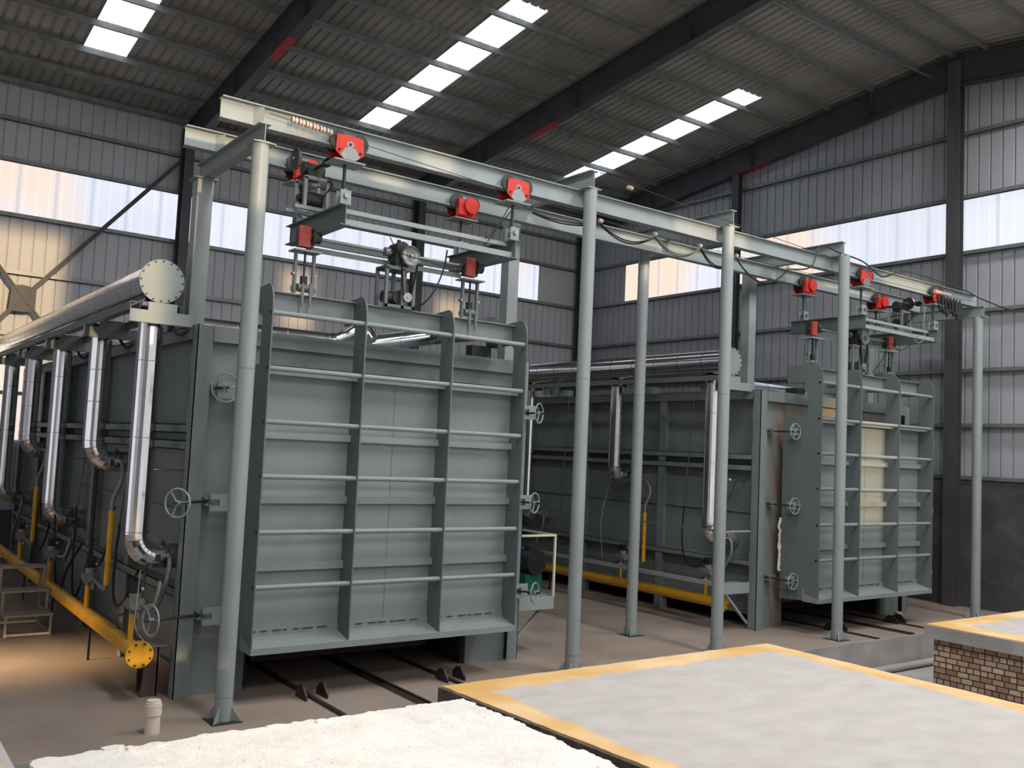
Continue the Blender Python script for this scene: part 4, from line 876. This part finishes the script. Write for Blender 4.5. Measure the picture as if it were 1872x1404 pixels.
def lift_drive(dx, dy, lab):
    x, y = 6.40 + dx, 11.62 + dy; zb = 5.24
    t = Thing('lift_drive', lab, 'winch', (x, y, zb), 'door lift drives on the lifting beams')
    g = G()
    for a in (-0.26, 0.0, 0.18):
        g.bar((x + a, y - 0.14, zb), (x + a, y - 0.14, zb + 0.56 if a < 0.1 else zb + 0.52), 0.045, 0.045)
        g.bar((x + a, y + 0.14, zb), (x + a, y + 0.14, zb + 0.56), 0.045, 0.045)
    for b in (-0.14, 0.14): g.bar((x - 0.28, y + b, zb + 0.56), (x + 0.2, y + b, zb + 0.56), 0.045, 0.04); g.bar((x - 0.28, y + b, zb + 0.02), (x + 0.2, y + b, zb + 0.02), 0.045, 0.04)
    g.box(x - 0.28, x + 0.2, y - 0.16, y + 0.16, zb + 0.57, zb + 0.59); t.part('stand', g, 'fin')
    g = G(); g.box(x - 0.12, x + 0.08, y - 0.12, y + 0.12, zb + 0.59, zb + 0.86); g.cyl((x - 0.02, y - 0.14, zb + 0.86), (x - 0.02, y + 0.14, zb + 0.86), 0.1, 16); g.cyl((x - 0.02, y, zb + 0.95), (x - 0.02, y, zb + 1.0), 0.03, 8); t.part('gearbox', g, 'dark')
    g = G(); g.cyl((x + 0.08, y - 0.2, zb + 0.76), (x + 0.08, y - 0.15, zb + 0.76), 0.15, 26); w = t.part('large_pulley', g, 'pulley')
    g = G(); g.ring((x + 0.08, y - 0.205, zb + 0.76), (0, 1, 0), 0.135, 0.010, 26, 6); g.ring((x + 0.08, y - 0.205, zb + 0.76), (0, 1, 0), 0.06, 0.008, 18, 6); g.cyl((x + 0.08, y - 0.24, zb + 0.76), (x + 0.08, y - 0.15, zb + 0.76), 0.03, 12); t.part('pulley_rim', g, 'steel', parent=w)
    g = G(); g.cyl((x + 0.06, y - 0.205, zb + 0.16), (x + 0.06, y - 0.15, zb + 0.16), 0.068, 18); g.cyl((x + 0.06, y - 0.215, zb + 0.16), (x + 0.06, y - 0.205, zb + 0.16), 0.02, 10); t.part('small_pulley', g, 'pulley')
    g = G(); g.bar((x - 0.06, y - 0.175, zb + 0.72), (x - 0.0, y - 0.175, zb + 0.18), 0.035, 0.012, upv=(1, 0, 0)); g.bar((x + 0.22, y - 0.175, zb + 0.72), (x + 0.125, y - 0.175, zb + 0.18), 0.035, 0.012, upv=(1, 0, 0)); t.part('drive_belt', g, 'black')
    g = G(); g.cyl((x - 0.02, y - 0.1, zb + 0.16), (x - 0.02, y + 0.14, zb + 0.16), 0.1, 18); g.cyl((x - 0.24, y, zb + 0.16), (x - 0.02, y, zb + 0.16), 0.085, 16); t.part('motor_body', g, 'dark')
    g = G(); g.cyl((5.18 + dx, y, zb + 0.8), (x - 0.1, y, zb + 0.8), 0.024, 10); g.cyl((x + 0.08, y, zb + 0.8), (7.48 + dx, y, zb + 0.8), 0.024, 10)
    for a in (x - 0.2, x + 0.2): g.cyl((a - 0.04, y, zb + 0.8), (a + 0.04, y, zb + 0.8), 0.065, 14)
    t.part('line_shaft', g, 'steel')
    g = G(); g.box(5.0 + dx, 7.5 + dx, y + 0.05, y + 0.06, zb + 0.62, zb + 0.69); t.part('tie_bar', g, 'fin')
    return t
lift_drive(0, 0, 'dark gearbox, pulley and motor winch on the left kiln door beam')
lift_drive(10.82, -0.2, 'dark winch with pale pulley on the right kiln door beam')

def lift_link(x, y, lab):
    zb = 5.24; t = Thing('lift_link', lab, 'hoist', (x, y, zb), 'door hoisting links')
    g = G(); g.box(x - 0.14, x + 0.02, y - 0.1, y - 0.05, zb + 0.64, zb + 0.92); t.part('side_cheek', g, 'redrust', label='faded red cheek plate')
    g = G(); g.cyl((x - 0.12, y, zb + 0.8), (x + 0.2, y, zb + 0.8), 0.075, 16); g.cyl((x + 0.06, y, zb + 0.8), (x + 0.1, y, zb + 0.8), 0.12, 16); g.box(x - 0.1, x + 0.1, y - 0.04, y + 0.1, zb + 0.66, zb + 0.9); t.part('screw_gear', g, 'dark')
    g = G(); g.box(x - 0.19, x + 0.19, y - 0.12, y + 0.12, zb + 0.58, zb + 0.6); t.part('yoke_plate', g, 'gantry')
    for s in (-0.13, 0.13):
        g = G(); g.bar((x + s, y, zb + 0.58), (x + s, y, zb + 0.02), 0.035, 0.05); g.ring((x + s, y, zb + 0.08), (0, 1, 0), 0.045, 0.012, 14, 6); b = t.part('side_bar', g, 'fin')
        g = G(); g.cyl((x + s * 1.2, y - 0.03, zb + 0.28), (x + s * 1.2, y + 0.04, zb + 0.28), 0.018, 8); t.part('stop_pin', g, 'steel', parent=b)
    g = G(); g.bar((x, y, zb + 0.58), (x, y, zb + 0.2), 0.022, 0.022); g.box(x - 0.04, x + 0.04, y - 0.03, y + 0.03, zb + 0.13, zb + 0.26); t.part('centre_rod', g, 'black')
    g = G()
    for s in (-0.05, 0.06): g.prism([(x + s - 0.012, zb + 0.15), (x + s + 0.012, zb + 0.15), (x + s + 0.02, zb + 0.0), (x + s + 0.012, zb - 0.14), (x + s, zb - 0.17), (x + s - 0.012, zb - 0.14), (x + s - 0.02, zb)], 'y', y - 0.12, y - 0.1)
    g.cyl((x - 0.09, y, zb + 0.1), (x + 0.1, y, zb + 0.1), 0.055, 14); t.part('hook_lug', g, 'fin')
    return t
lift_link(4.96, 11.6, 'left hoisting link with faded red cheek, left kiln door')
lift_link(7.62, 11.6, 'right hoisting link with faded red cheek, left kiln door')
lift_link(4.96 + 10.8, 11.4, 'left hoisting link on the right kiln door')
lift_link(7.62 + 10.85, 11.4, 'right hoisting link on the right kiln door')

# festoon wire, porcelain insulators and cables
g = G(); pts = sag((4.1, 10.93, 7.33), (10.0, 10.93, 7.0), 0.02, 10); g.tube(pts, 0.005, 6); solo('festoon_wire', g, 'dark', 'thin steel wire along the front runway above the left kiln', 'wire', 'festoon wires')
g = G(); g.tube(sag((9.42, 10.8, 7.72), (15.7, 10.85, 7.36), 0.03, 12), 0.006, 6); solo('festoon_wire', g, 'dark', 'steel wire stretched between the second and fourth crossbeams', 'wire', 'festoon wires')
g = G(); g.tube(sag((9.4, 10.95, 7.03), (15.7, 10.95, 6.98), 0.03, 12), 0.005, 6); solo('festoon_wire', g, 'dark', 'steel wire under the front runway carrying the cable loops', 'wire', 'festoon wires')
g = G(); g.tube(sag((16.0, 10.93, 7.2), (21.2, 10.93, 7.25), 0.03, 12), 0.005, 6); solo('festoon_wire', g, 'dark', 'steel wire along the front runway above the right kiln', 'wire', 'festoon wires')
def spool(x, y, z, n, lab, step=0.028, r=0.035):
    g = G()
    for k in range(n):
        g.cyl((x + k * step, y, z - k * step * 0.06), (x + k * step + step * 0.55, y, z - k * step * 0.06), r, 12)
    g.cyl((x, y, z), (x + n * step, y, z - n * step * 0.06), r * 0.55, 10)
    solo('porcelain_insulator', g, 'ceramic', lab, 'insulator', 'porcelain insulators')
for i in range(6):
    spool(4.37 + i * 0.095, 10.9, 7.315 - i * 0.007, 2, f'porcelain reel in the row at left end of front runway, {ORD[i]} from left', step=0.042, r=0.042)
spool(10.07, 10.85, 7.63, 4, 'porcelain insulator on the upper wire right of second crossbeam')
spool(9.55, 10.93, 7.0, 3, 'porcelain insulator just right of second post, on lower wire')
spool(10.78, 10.93, 7.0, 2, 'porcelain insulator in the middle of the cable loops')
spool(11.87, 10.93, 6.99, 2, 'porcelain insulator left of the middle front post')
spool(12.82, 10.93, 6.97, 2, 'porcelain insulator just right of the middle front post')
spool(14.3, 10.93, 6.98, 2, 'porcelain insulator between third and fourth front posts')
for i in range(5):
    spool(19.4 + i * 0.13, 10.9, 7.24, 3, f'porcelain reel bunched at the right end of the runway, {ORD[i]} from left', step=0.042, r=0.042)
def loop(a, b, d, lab, r=0.012, m='black', nn=2):
    g = G()
    for k in range(nn): g.tube(sag((a[0], a[1] + 0.02 * k, a[2]), (b[0], b[1] + 0.02 * k, b[2]), d + 0.03 * k, 14), r, 6)
    solo('festoon_cable', g, m, lab, 'cable', 'festoon cable loops')
loop((8.3, 11.0, 6.9), (9.58, 10.93, 6.95), 0.06, 'black cable leading to the second gantry post')
loop((9.6, 10.93, 6.95), (10.8, 10.93, 6.95), 0.17, 'black cable loop right of the second gantry post')
loop((10.82, 10.93, 6.95), (11.9, 10.93, 6.95), 0.20, 'brown cable loop below the front runway, middle one', m='conduit')
loop((11.92, 10.93, 6.95), (12.8, 10.93, 6.93), 0.24, 'black cable loop crossing the middle post')
loop((12.85, 10.93, 6.92), (14.3, 10.93, 6.94), 0.34, 'deep black cable loop right of the middle post', nn=1, r=0.016)
g = G(); g.tube(curvy([(14.3, 10.93, 6.95), (15.0, 10.93, 7.1), (15.25, 10.9, 7.55), (15.8, 10.85, 7.5), (16.6, 10.85, 7.45), (17.3, 10.85, 7.25), (18.2, 10.9, 7.5), (19.5, 10.9, 7.5), (20.6, 10.85, 7.42), (21.35, 10.8, 7.3), (22.2, 10.4, 7.1), (22.8, 9.6, 7.15)]), 0.016, 6); solo('power_cable', g, 'dark', 'long drooping power cable from fourth post to the gable wall', 'cable')
for i in range(6):
    x = 19.5 + i * 0.14; loop((x, 10.88, 7.18), (x + 0.26, 10.88, 7.18), 0.32 + 0.05 * (i % 3), f'hanging black cable loop in the bunch by the far right post, {ORD[i]} from the left', r=0.012, nn=2)
cable([(5.9, 11.0, 6.1), (6.15, 11.2, 5.98), (6.5, 11.3, 5.95), (7.1, 11.3, 5.92), (7.4, 11.3, 6.1), (7.6, 11.1, 6.4), (7.85, 11.0, 6.9)], 0.007, 'black', 'thin cable under the lifting frame of the left kiln', group='cables on the lifting gear')
cable([(7.0, 11.3, 6.15), (6.95, 11.3, 5.85), (6.8, 11.3, 5.5), (6.65, 11.4, 5.3), (6.5, 11.5, 5.27)], 0.012, 'black', 'black motor cable curving down to the left door beam', group='cables on the lifting gear')
cable([(7.9, 11.0, 6.85), (7.6, 11.0, 6.5), (7.45, 11.0, 6.35)], 0.009, 'black', 'cable from right front trolley to lifting frame', group='cables on the lifting gear')
cable([(18.9, 11.0, 6.2), (18.6, 11.1, 5.9), (18.3, 11.1, 5.85), (18.0, 11.1, 5.95), (17.9, 11.2, 5.6), (17.7, 11.3, 5.3)], 0.01, 'black', 'black motor cable over the right kiln door beam', group='cables on the lifting gear')
cable([(19.2, 11.0, 6.9), (19.15, 11.0, 6.5), (19.2, 11.0, 6.2), (18.9, 11.0, 6.05), (18.6, 11.0, 6.3)], 0.008, 'gantry', 'pale cable looped on the right lifting frame', group='cables on the lifting gear')

# ------------------------------------------------------------------ platforms beside the kilns
def platform(x0, x1, rail_x, y0, y1, lab, c, posts):
    t = Thing('access_platform', lab, 'platform', ((x0 + x1) / 2, y0, 0.7), 'access platforms')
    g = G(); g.box(*((x0, x0 + 0.16) if rail_x == x0 else (x1 - 0.16, x1)), y0, y1, 0.9, 0.915); t.part('deck_plate', g, 'gantry')
    g = G(); g.box(x0, x1, y0, y0 + 0.35, 0.885, 0.899); t.part('end_deck', g, 'gantry')
    g = G(); g.box(rail_x - 0.006, rail_x + 0.006, y0, y1, 0.85, 0.93); t.part('edge_beam', g, 'gantry')
    g = G(); g.box(x0, x1, y0 - 0.01, y0, 0.72, 0.93); t.part('end_plate', g, 'gantry')
    for y in posts:
        xo = rail_x; xi = x1 if rail_x == x0 else x0
        g = G(); g.bar((xo + (0.1 if xi > xo else -0.1), y, 0.74), (xi, y, 0.12), 0.05, 0.04); t.part('strut', g, 'gantry')
    g = G(); g.bar((rail_x, y0 + 0.02, 0.92), (rail_x, y0 + 0.02, 1.93), 0.035, 0.035); t.part('rail_post', g, c)
    g = G(); g.bar((x0, y0 + 0.02, 1.93), (x1, y0 + 0.02, 1.93), 0.035, 0.035); t.part('end_rail', g, c)
    g = G(); g.bar((rail_x, y0, 1.93), (rail_x, y1, 1.93), 0.03, 0.03); t.part('hand_rail', g, 'fin' if c != 'cream' else 'cream')
    for y in (16.6,): g = G(); g.bar((rail_x, y, 0.92), (rail_x, y, 1.93), 0.035, 0.035); t.part('rail_post', g, 'fin')
platform(14.17, 14.94, 14.17, 12.15, 19.5, 'narrow grey access platform with handrail along the right kiln', 'gantry', (12.2,))
platform(9.15, 9.95, 9.95, 12.15, 19.0, 'narrow access platform with cream rail on the left kiln far side', 'cream', (12.3,))

# blower between the kilns
t = Thing('blower', 'green fan with blue-black electric motor on the floor between kilns', 'blower', (12.3, 16.3, 0))
g = G(); g.cyl((12.45, 16.95, 1.1), (12.45, 17.2, 1.1), 0.42, 26); g.box(12.45, 12.87, 16.95, 17.2, 1.1, 1.55); t.part('fan_housing', g, 'green')
g = G(); g.cyl((12.72, 16.2, 0.9), (12.72, 16.75, 0.9), 0.25, 24); g.box(12.62, 12.84, 16.3, 16.5, 1.1, 1.24); t.part('motor_body', g, 'navy')
g = G(); g.cyl((12.72, 16.15, 0.9), (12.72, 16.2, 0.9), 0.27, 24)
for q in (0.07, 0.13, 0.19): g.ring((12.72, 16.148, 0.9), (0, 1, 0), q, 0.007, 20, 6)
t.part('fan_cover', g, 'dark')
g = G(); g.box(12.2, 13.1, 16.1, 17.3, 0.0, 0.12); g.box(12.5, 12.95, 16.25, 16.85, 0.12, 0.63); t.part('base_frame', g, 'green')

# steps at the left
t = Thing('step_stool', 'three tread steel steps standing on floor at the left edge', 'steps', (2.9, 17.1, 0))
xa, xb = 2.5, 3.15
for i, (z, y0, y1) in enumerate(((0.72, 17.45, 17.8), (0.45, 17.05, 17.42), (0.24, 16.62, 17.0))):
    z = (1.0, 0.66, 0.34)[i]; g = G(); g.box(xa - 0.03, xb + 0.03, y0, y1, z - 0.03, z); t.part('tread', g, 'tread')
    g = G(); g.bar((xa, y0 + 0.02, z - 0.03), (xa, y0 + 0.02, (0.66, 0.34, 0.0)[i]), 0.035, 0.035); g.bar((xb, y0 + 0.02, z - 0.03), (xb, y0 + 0.02, (0.66, 0.34, 0.0)[i]), 0.035, 0.035); t.part('front_upright', g, 'tread')
g = G()
for x in (xa, xb):
    g.bar((x, 17.78, 0), (x, 17.78, 0.97), 0.035, 0.035); g.bar((x, 16.62, 0.03), (x, 17.78, 0.03), 0.035, 0.035); g.bar((x, 17.07, 0.63), (x, 17.78, 0.63), 0.03, 0.03); g.bar((x, 16.64, 0.31), (x, 17.78, 0.31), 0.03, 0.03)
g.bar((xa, 16.64, 0.03), (xb, 16.64, 0.03), 0.035, 0.035); g.bar((xa, 17.78, 0.03), (xb, 17.78, 0.03), 0.035, 0.035)
t.part('frame', g, 'tread')

# plastic pipe stub
t = Thing('pipe_stub', 'short cream plastic pipe stub standing up from the floor, lower left', 'pipe', (3.16, 10.78, 0))
g = G(); g.cyl((3.16, 10.78, 0), (3.16, 10.78, 0.3), 0.082, 22); t.part('pipe_wall', g, 'pvc')
g = G(); g.cyl((3.16, 10.78, 0.2), (3.16, 10.78, 0.31), 0.092, 22); g.cyl((3.16, 10.78, 0.31), (3.16, 10.78, 0.335), 0.084, 22); g.cyl((3.16, 10.78, 0.335), (3.16, 10.78, 0.36), 0.072, 22); t.part('screw_cap', g, 'pvc')
# brown pedestal beside the corner post
t = Thing('pedestal', 'dark brown steel pedestal beside the left kiln corner', 'stand', (3.6, 12.4, 0))
g = G(); g.prism([(3.42, 0.0), (3.62, 0.0), (3.62, 0.62), (3.47, 0.62)], 'y', 12.28, 12.30); g.box(3.6, 3.63, 12.28, 12.6, 0.0, 0.62); g.box(3.45, 3.6, 12.58, 12.6, 0, 0.62); t.part('pedestal_body', g, 'brown')
g = G(); g.box(3.42, 3.72, 12.24, 12.64, 0.62, 0.635); t.part('top_plate', g, 'fin')

# rails set in the floor, sleepers dark grooves and rail stops
def rail(x, z, y0, y1, lab):
    g = G(); g.box(x - 0.03, x + 0.03, y0, y1, z - 0.02, z + 0.025); g.box(x - 0.055, x - 0.04, y0, y1, z - 0.01, z + 0.004); g.box(x + 0.04, x + 0.055, y0, y1, z - 0.01, z + 0.004)
    solo('floor_rail', g, 'rail', lab, 'rail', 'car rails in the floor')
for dx, w in ((0, 'left'), (11.35, 'right')):
    rail(5.32 + dx, 0, 10.4, 17, f'left car rail in the floor running into the {w} kiln'); rail(7.45 + dx, 0, 10.4, 17, f'right car rail in the floor running into the {w} kiln')
    for xx, q in ((6.45, 'dark groove'),):
        g = G(); g.box(xx + dx - 0.07, xx + dx + 0.09, 10.38, 16, 0.0, 0.004); g.box(xx + dx + 0.07, xx + dx + 0.1, 10.38, 16, 0.004, 0.03); solo('rack_channel', g, 'rail', f'dark steel middle channel in the floor before the {w} kiln', 'channel', 'middle floor channels')
    for xx, q in ((5.18, 'left rail, left side'), (5.47, 'left rail, right side'), (7.31, 'right rail, left side'), (7.6, 'right rail, right side')):
        g = G(); y = 11.35; g.prism([(y - 0.16, 0.0), (y + 0.16, 0.0), (y + 0.16, 0.09), (y + 0.06, 0.17), (y - 0.04, 0.17), (y - 0.16, 0.06)], 'x', xx + dx - 0.012, xx + dx + 0.012)
        solo('rail_stop', g, 'rail', f'dark pointed rail stop plate, {q}, {w} kiln', 'stop', 'rail stop plates')
g = G(); g.box(19.55, 19.75, 11.75, 11.85, 0, 0.1); solo('fire_brick', g, 'fire', 'pale firebrick lying by the right kiln front leg', 'brick')
# conduit tube along the pit wall
g = G(); g.cyl((12.5, 10.24, -0.54), (22.8, 10.24, -0.54), 0.07, 12); solo('pit_pipe', g, 'pit', 'cement covered pipe along the foot of the pit wall', 'pipe')

# kiln cars standing inside the kilns (only the underframes show)
for dx, w in ((0, 'left'), (11.23, 'right')):
    t = Thing('kiln_car', f'dark brick kiln car inside the mouth of the {w} kiln', 'cart', (6.43 + dx, 14.5, 0), 'cars inside the kilns')
    g = G(); g.box(5.0 + dx, 7.86 + dx, 12.75, 17.5, 0.3, 0.75); t.part('car_deck', g, 'brick')
    g = G(); g.box(5.0 + dx, 7.86 + dx, 12.7, 12.74, 0.2, 0.34); t.part('car_frame', g, 'rail')
    for xx in (5.32 + (0 if dx == 0 else 0.12), 7.45 + (0 if dx == 0 else 0.12)):
        g = G(); g.cyl((xx + dx - 0.05, 13.2, 0.17), (xx + dx + 0.05, 13.2, 0.17), 0.15, 18); t.part('car_wheel', g, 'rail')

# ------------------------------------------------------------------ kiln cars in the pit (foreground)
def rough_top(x0, x1, y0, y1, z, amp, edge, nx, ny, seed, gap=0):
    """top skin with small relief and ragged outline"""
    gg = G(); vs = []
    for j in range(ny + 1):
        for i in range(nx + 1):
            u, v = i / nx, j / ny; x, y = x0 + (x1 - x0) * u, y0 + (y1 - y0) * v
            e = noise.noise(Vector((x * 7 + seed, y * 7, 1.3))) * edge + noise.noise(Vector((x * 23 + seed, y * 23, 4.3))) * edge * 0.6
            if i in (0, nx): x += e
            if j in (0, ny): y += e
            h = noise.noise(Vector((x * 2.2 + seed, y * 2.2, 0))) * amp + noise.noise(Vector((x * 9 + seed, y * 9, 3))) * amp * 0.5 + noise.noise(Vector((x * 30, y * 30 + seed, 7))) * amp * 0.35
            vs.append((x, y, z + h))
    b = len(vs); k = nx + 1
    fs = [(j * k + i, j * k + i + 1, (j + 1) * k + i + 1, (j + 1) * k + i) for j in range(ny) for i in range(nx)]
    ringi = [i for i in range(k)] + [j * k + nx for j in range(1, ny + 1)] + [ny * k + i for i in range(nx - 1, -1, -1)] + [j * k for j in range(ny - 1, 0, -1)]
    low = [(vs[q][0], vs[q][1], z - 0.14) for q in ringi]; vs += low; n = len(ringi)
    fs += [(ringi[q], b + q, b + (q + 1) % n, ringi[(q + 1) % n]) for q in range(n)]
    gg.add(vs, fs); gg.smooth = True
    return gg
def car_under(t, x0, x1, y0, y1, z, m='fin'):
    g = G(); g.box(x0 + 0.04, x1 - 0.04, y0 + 0.04, y1 - 0.04, z - 0.75, z); t.part('car_body', g, m)
    for x in (x0 + 1.2, x1 - 1.2):
        for y in (y0 + 0.8, y1 - 0.8):
            g = G(); g.cyl((x - 0.06, y, -0.36), (x + 0.06, y, -0.36), 0.24, 18); t.part('car_wheel', g, 'rail')
    g = G(); g.box(x0 + 0.3, x1 - 0.3, y0 + 0.2, y1 - 0.2, -0.25, z - 0.75); t.part('underframe', g, 'rail')
# white castable car
t = Thing('kiln_car', 'kiln car with rough white castable top, nearest in foreground', 'cart', (3.1, 4.0, -0.6), 'kiln cars in the transfer pit')
t.part('castable_top', rough_top(1.275, 4.76, 0.9, 7.02, 1.08, 0.009, 0.045, 150, 250, 3), 'castable')
rng = random.Random(11)
for q in range(5):
    fx, fy_ = rng.uniform(1.6, 4.5), 7.0 + rng.uniform(-0.05, 0.05); w_, d_ = rng.uniform(0.05, 0.16), rng.uniform(0.03, 0.07)
    g = G(); g.prism([(fx, fy_), (fx + w_ * 0.6, fy_ + d_ * 0.4), (fx + w_, fy_ - d_ * 0.2), (fx + w_ * 0.7, fy_ - d_), (fx + w_ * 0.1, fy_ - d_ * 0.8)], 'z', 1.06, 1.086 + rng.uniform(0, 0.008)); t.part('loose_chip', g, 'castable')
car_under(t, 1.36, 4.7, 1.0, 6.95, 0.95, 'darkedge')
# grey car with ochre border
t = Thing('kiln_car', 'kiln car with flat grey top and ochre yellow border, foreground centre', 'cart', (7.4, 4.0, -0.6), 'kiln cars in the transfer pit')
def skew(g):
    g.v = [(x + (7.74 - y) * 0.05 * max(0, (9.88 - x)) / 4.9, y, z) for x, y, z in g.v]; return g
g = rough_top(4.99, 9.88, 1.2, 7.74, 1.0, 0.003, 0.012, 120, 160, 9); t.part('refractory_top', skew(g), deck_mat('grey_deck_ochre_border', 5.33 - 7.4, 9.55 - 7.4, -2.4, 7.38 - 4.0))
g = G(); g.box(4.965, 9.905, 1.17, 7.765, 0.82, 0.985); t.part('edge_angle', skew(g), 'darkedge')
car_under(t, 4.99, 9.88, 1.2, 7.74, 0.84)
# brick sided car on the right
t = Thing('kiln_car', 'kiln car with brick side and ochre edged top at the right', 'cart', (15.8, 4.0, -0.6), 'kiln cars in the transfer pit')
g = rough_top(13.52, 18.3, 1.5, 7.66, 1.0, 0.003, 0.012, 100, 130, 31); t.part('refractory_top', g, deck_mat('grey_deck_ochre_border', 13.97 - 15.8, 17.9 - 15.8, -2.1, 7.28 - 4.0))
g = G(); g.box(13.50, 18.32, 1.48, 7.68, 0.80, 0.985); t.part('edge_slab', g, 'pit')
g = G(); g.box(13.6, 18.2, 1.6, 7.58, -0.2, 0.80); t.part('brick_body', g, 'brick')
g = G(); g.box(13.62, 18.18, 1.62, 7.56, -0.34, -0.2); t.part('underframe', g, 'rail')
for x in (14.6, 17.2):
    for y in (2.6, 6.6):
        g = G(); g.cyl((x - 0.06, y, -0.42), (x + 0.06, y, -0.42), 0.19, 18); t.part('car_wheel', g, 'rail')
# ochre car cut by the left picture edge
t = Thing('kiln_car', 'corner of an ochre edged kiln car at the bottom left', 'cart', (-1.2, 4.0, -0.6), 'kiln cars in the transfer pit')
g = rough_top(-3.6, 1.14, 1.5, 7.86, 1.0, 0.004, 0.012, 90, 120, 51); t.part('ochre_border', g, 'ochre')
g = G(); g.box(-3.65, 1.21, 1.45, 7.98, 0.84, 0.992); t.part('edge_angle', g, 'slab')
car_under(t, -3.6, 1.18, 1.5, 7.9, 0.84)
# rust coloured chip lying on the white car
ch = G(); ch.prism([(2.98, 4.92), (3.02, 5.02), (3.2, 5.07), (3.28, 5.0), (3.22, 4.9)], 'z', 1.08, 1.115); solo('rust_flake', ch, mat('rust_chip', (0.35, 0.12, 0.04), 0.9, var=0.3, scale=20), 'rusty orange flake on white castable car at the bottom edge', 'flake')
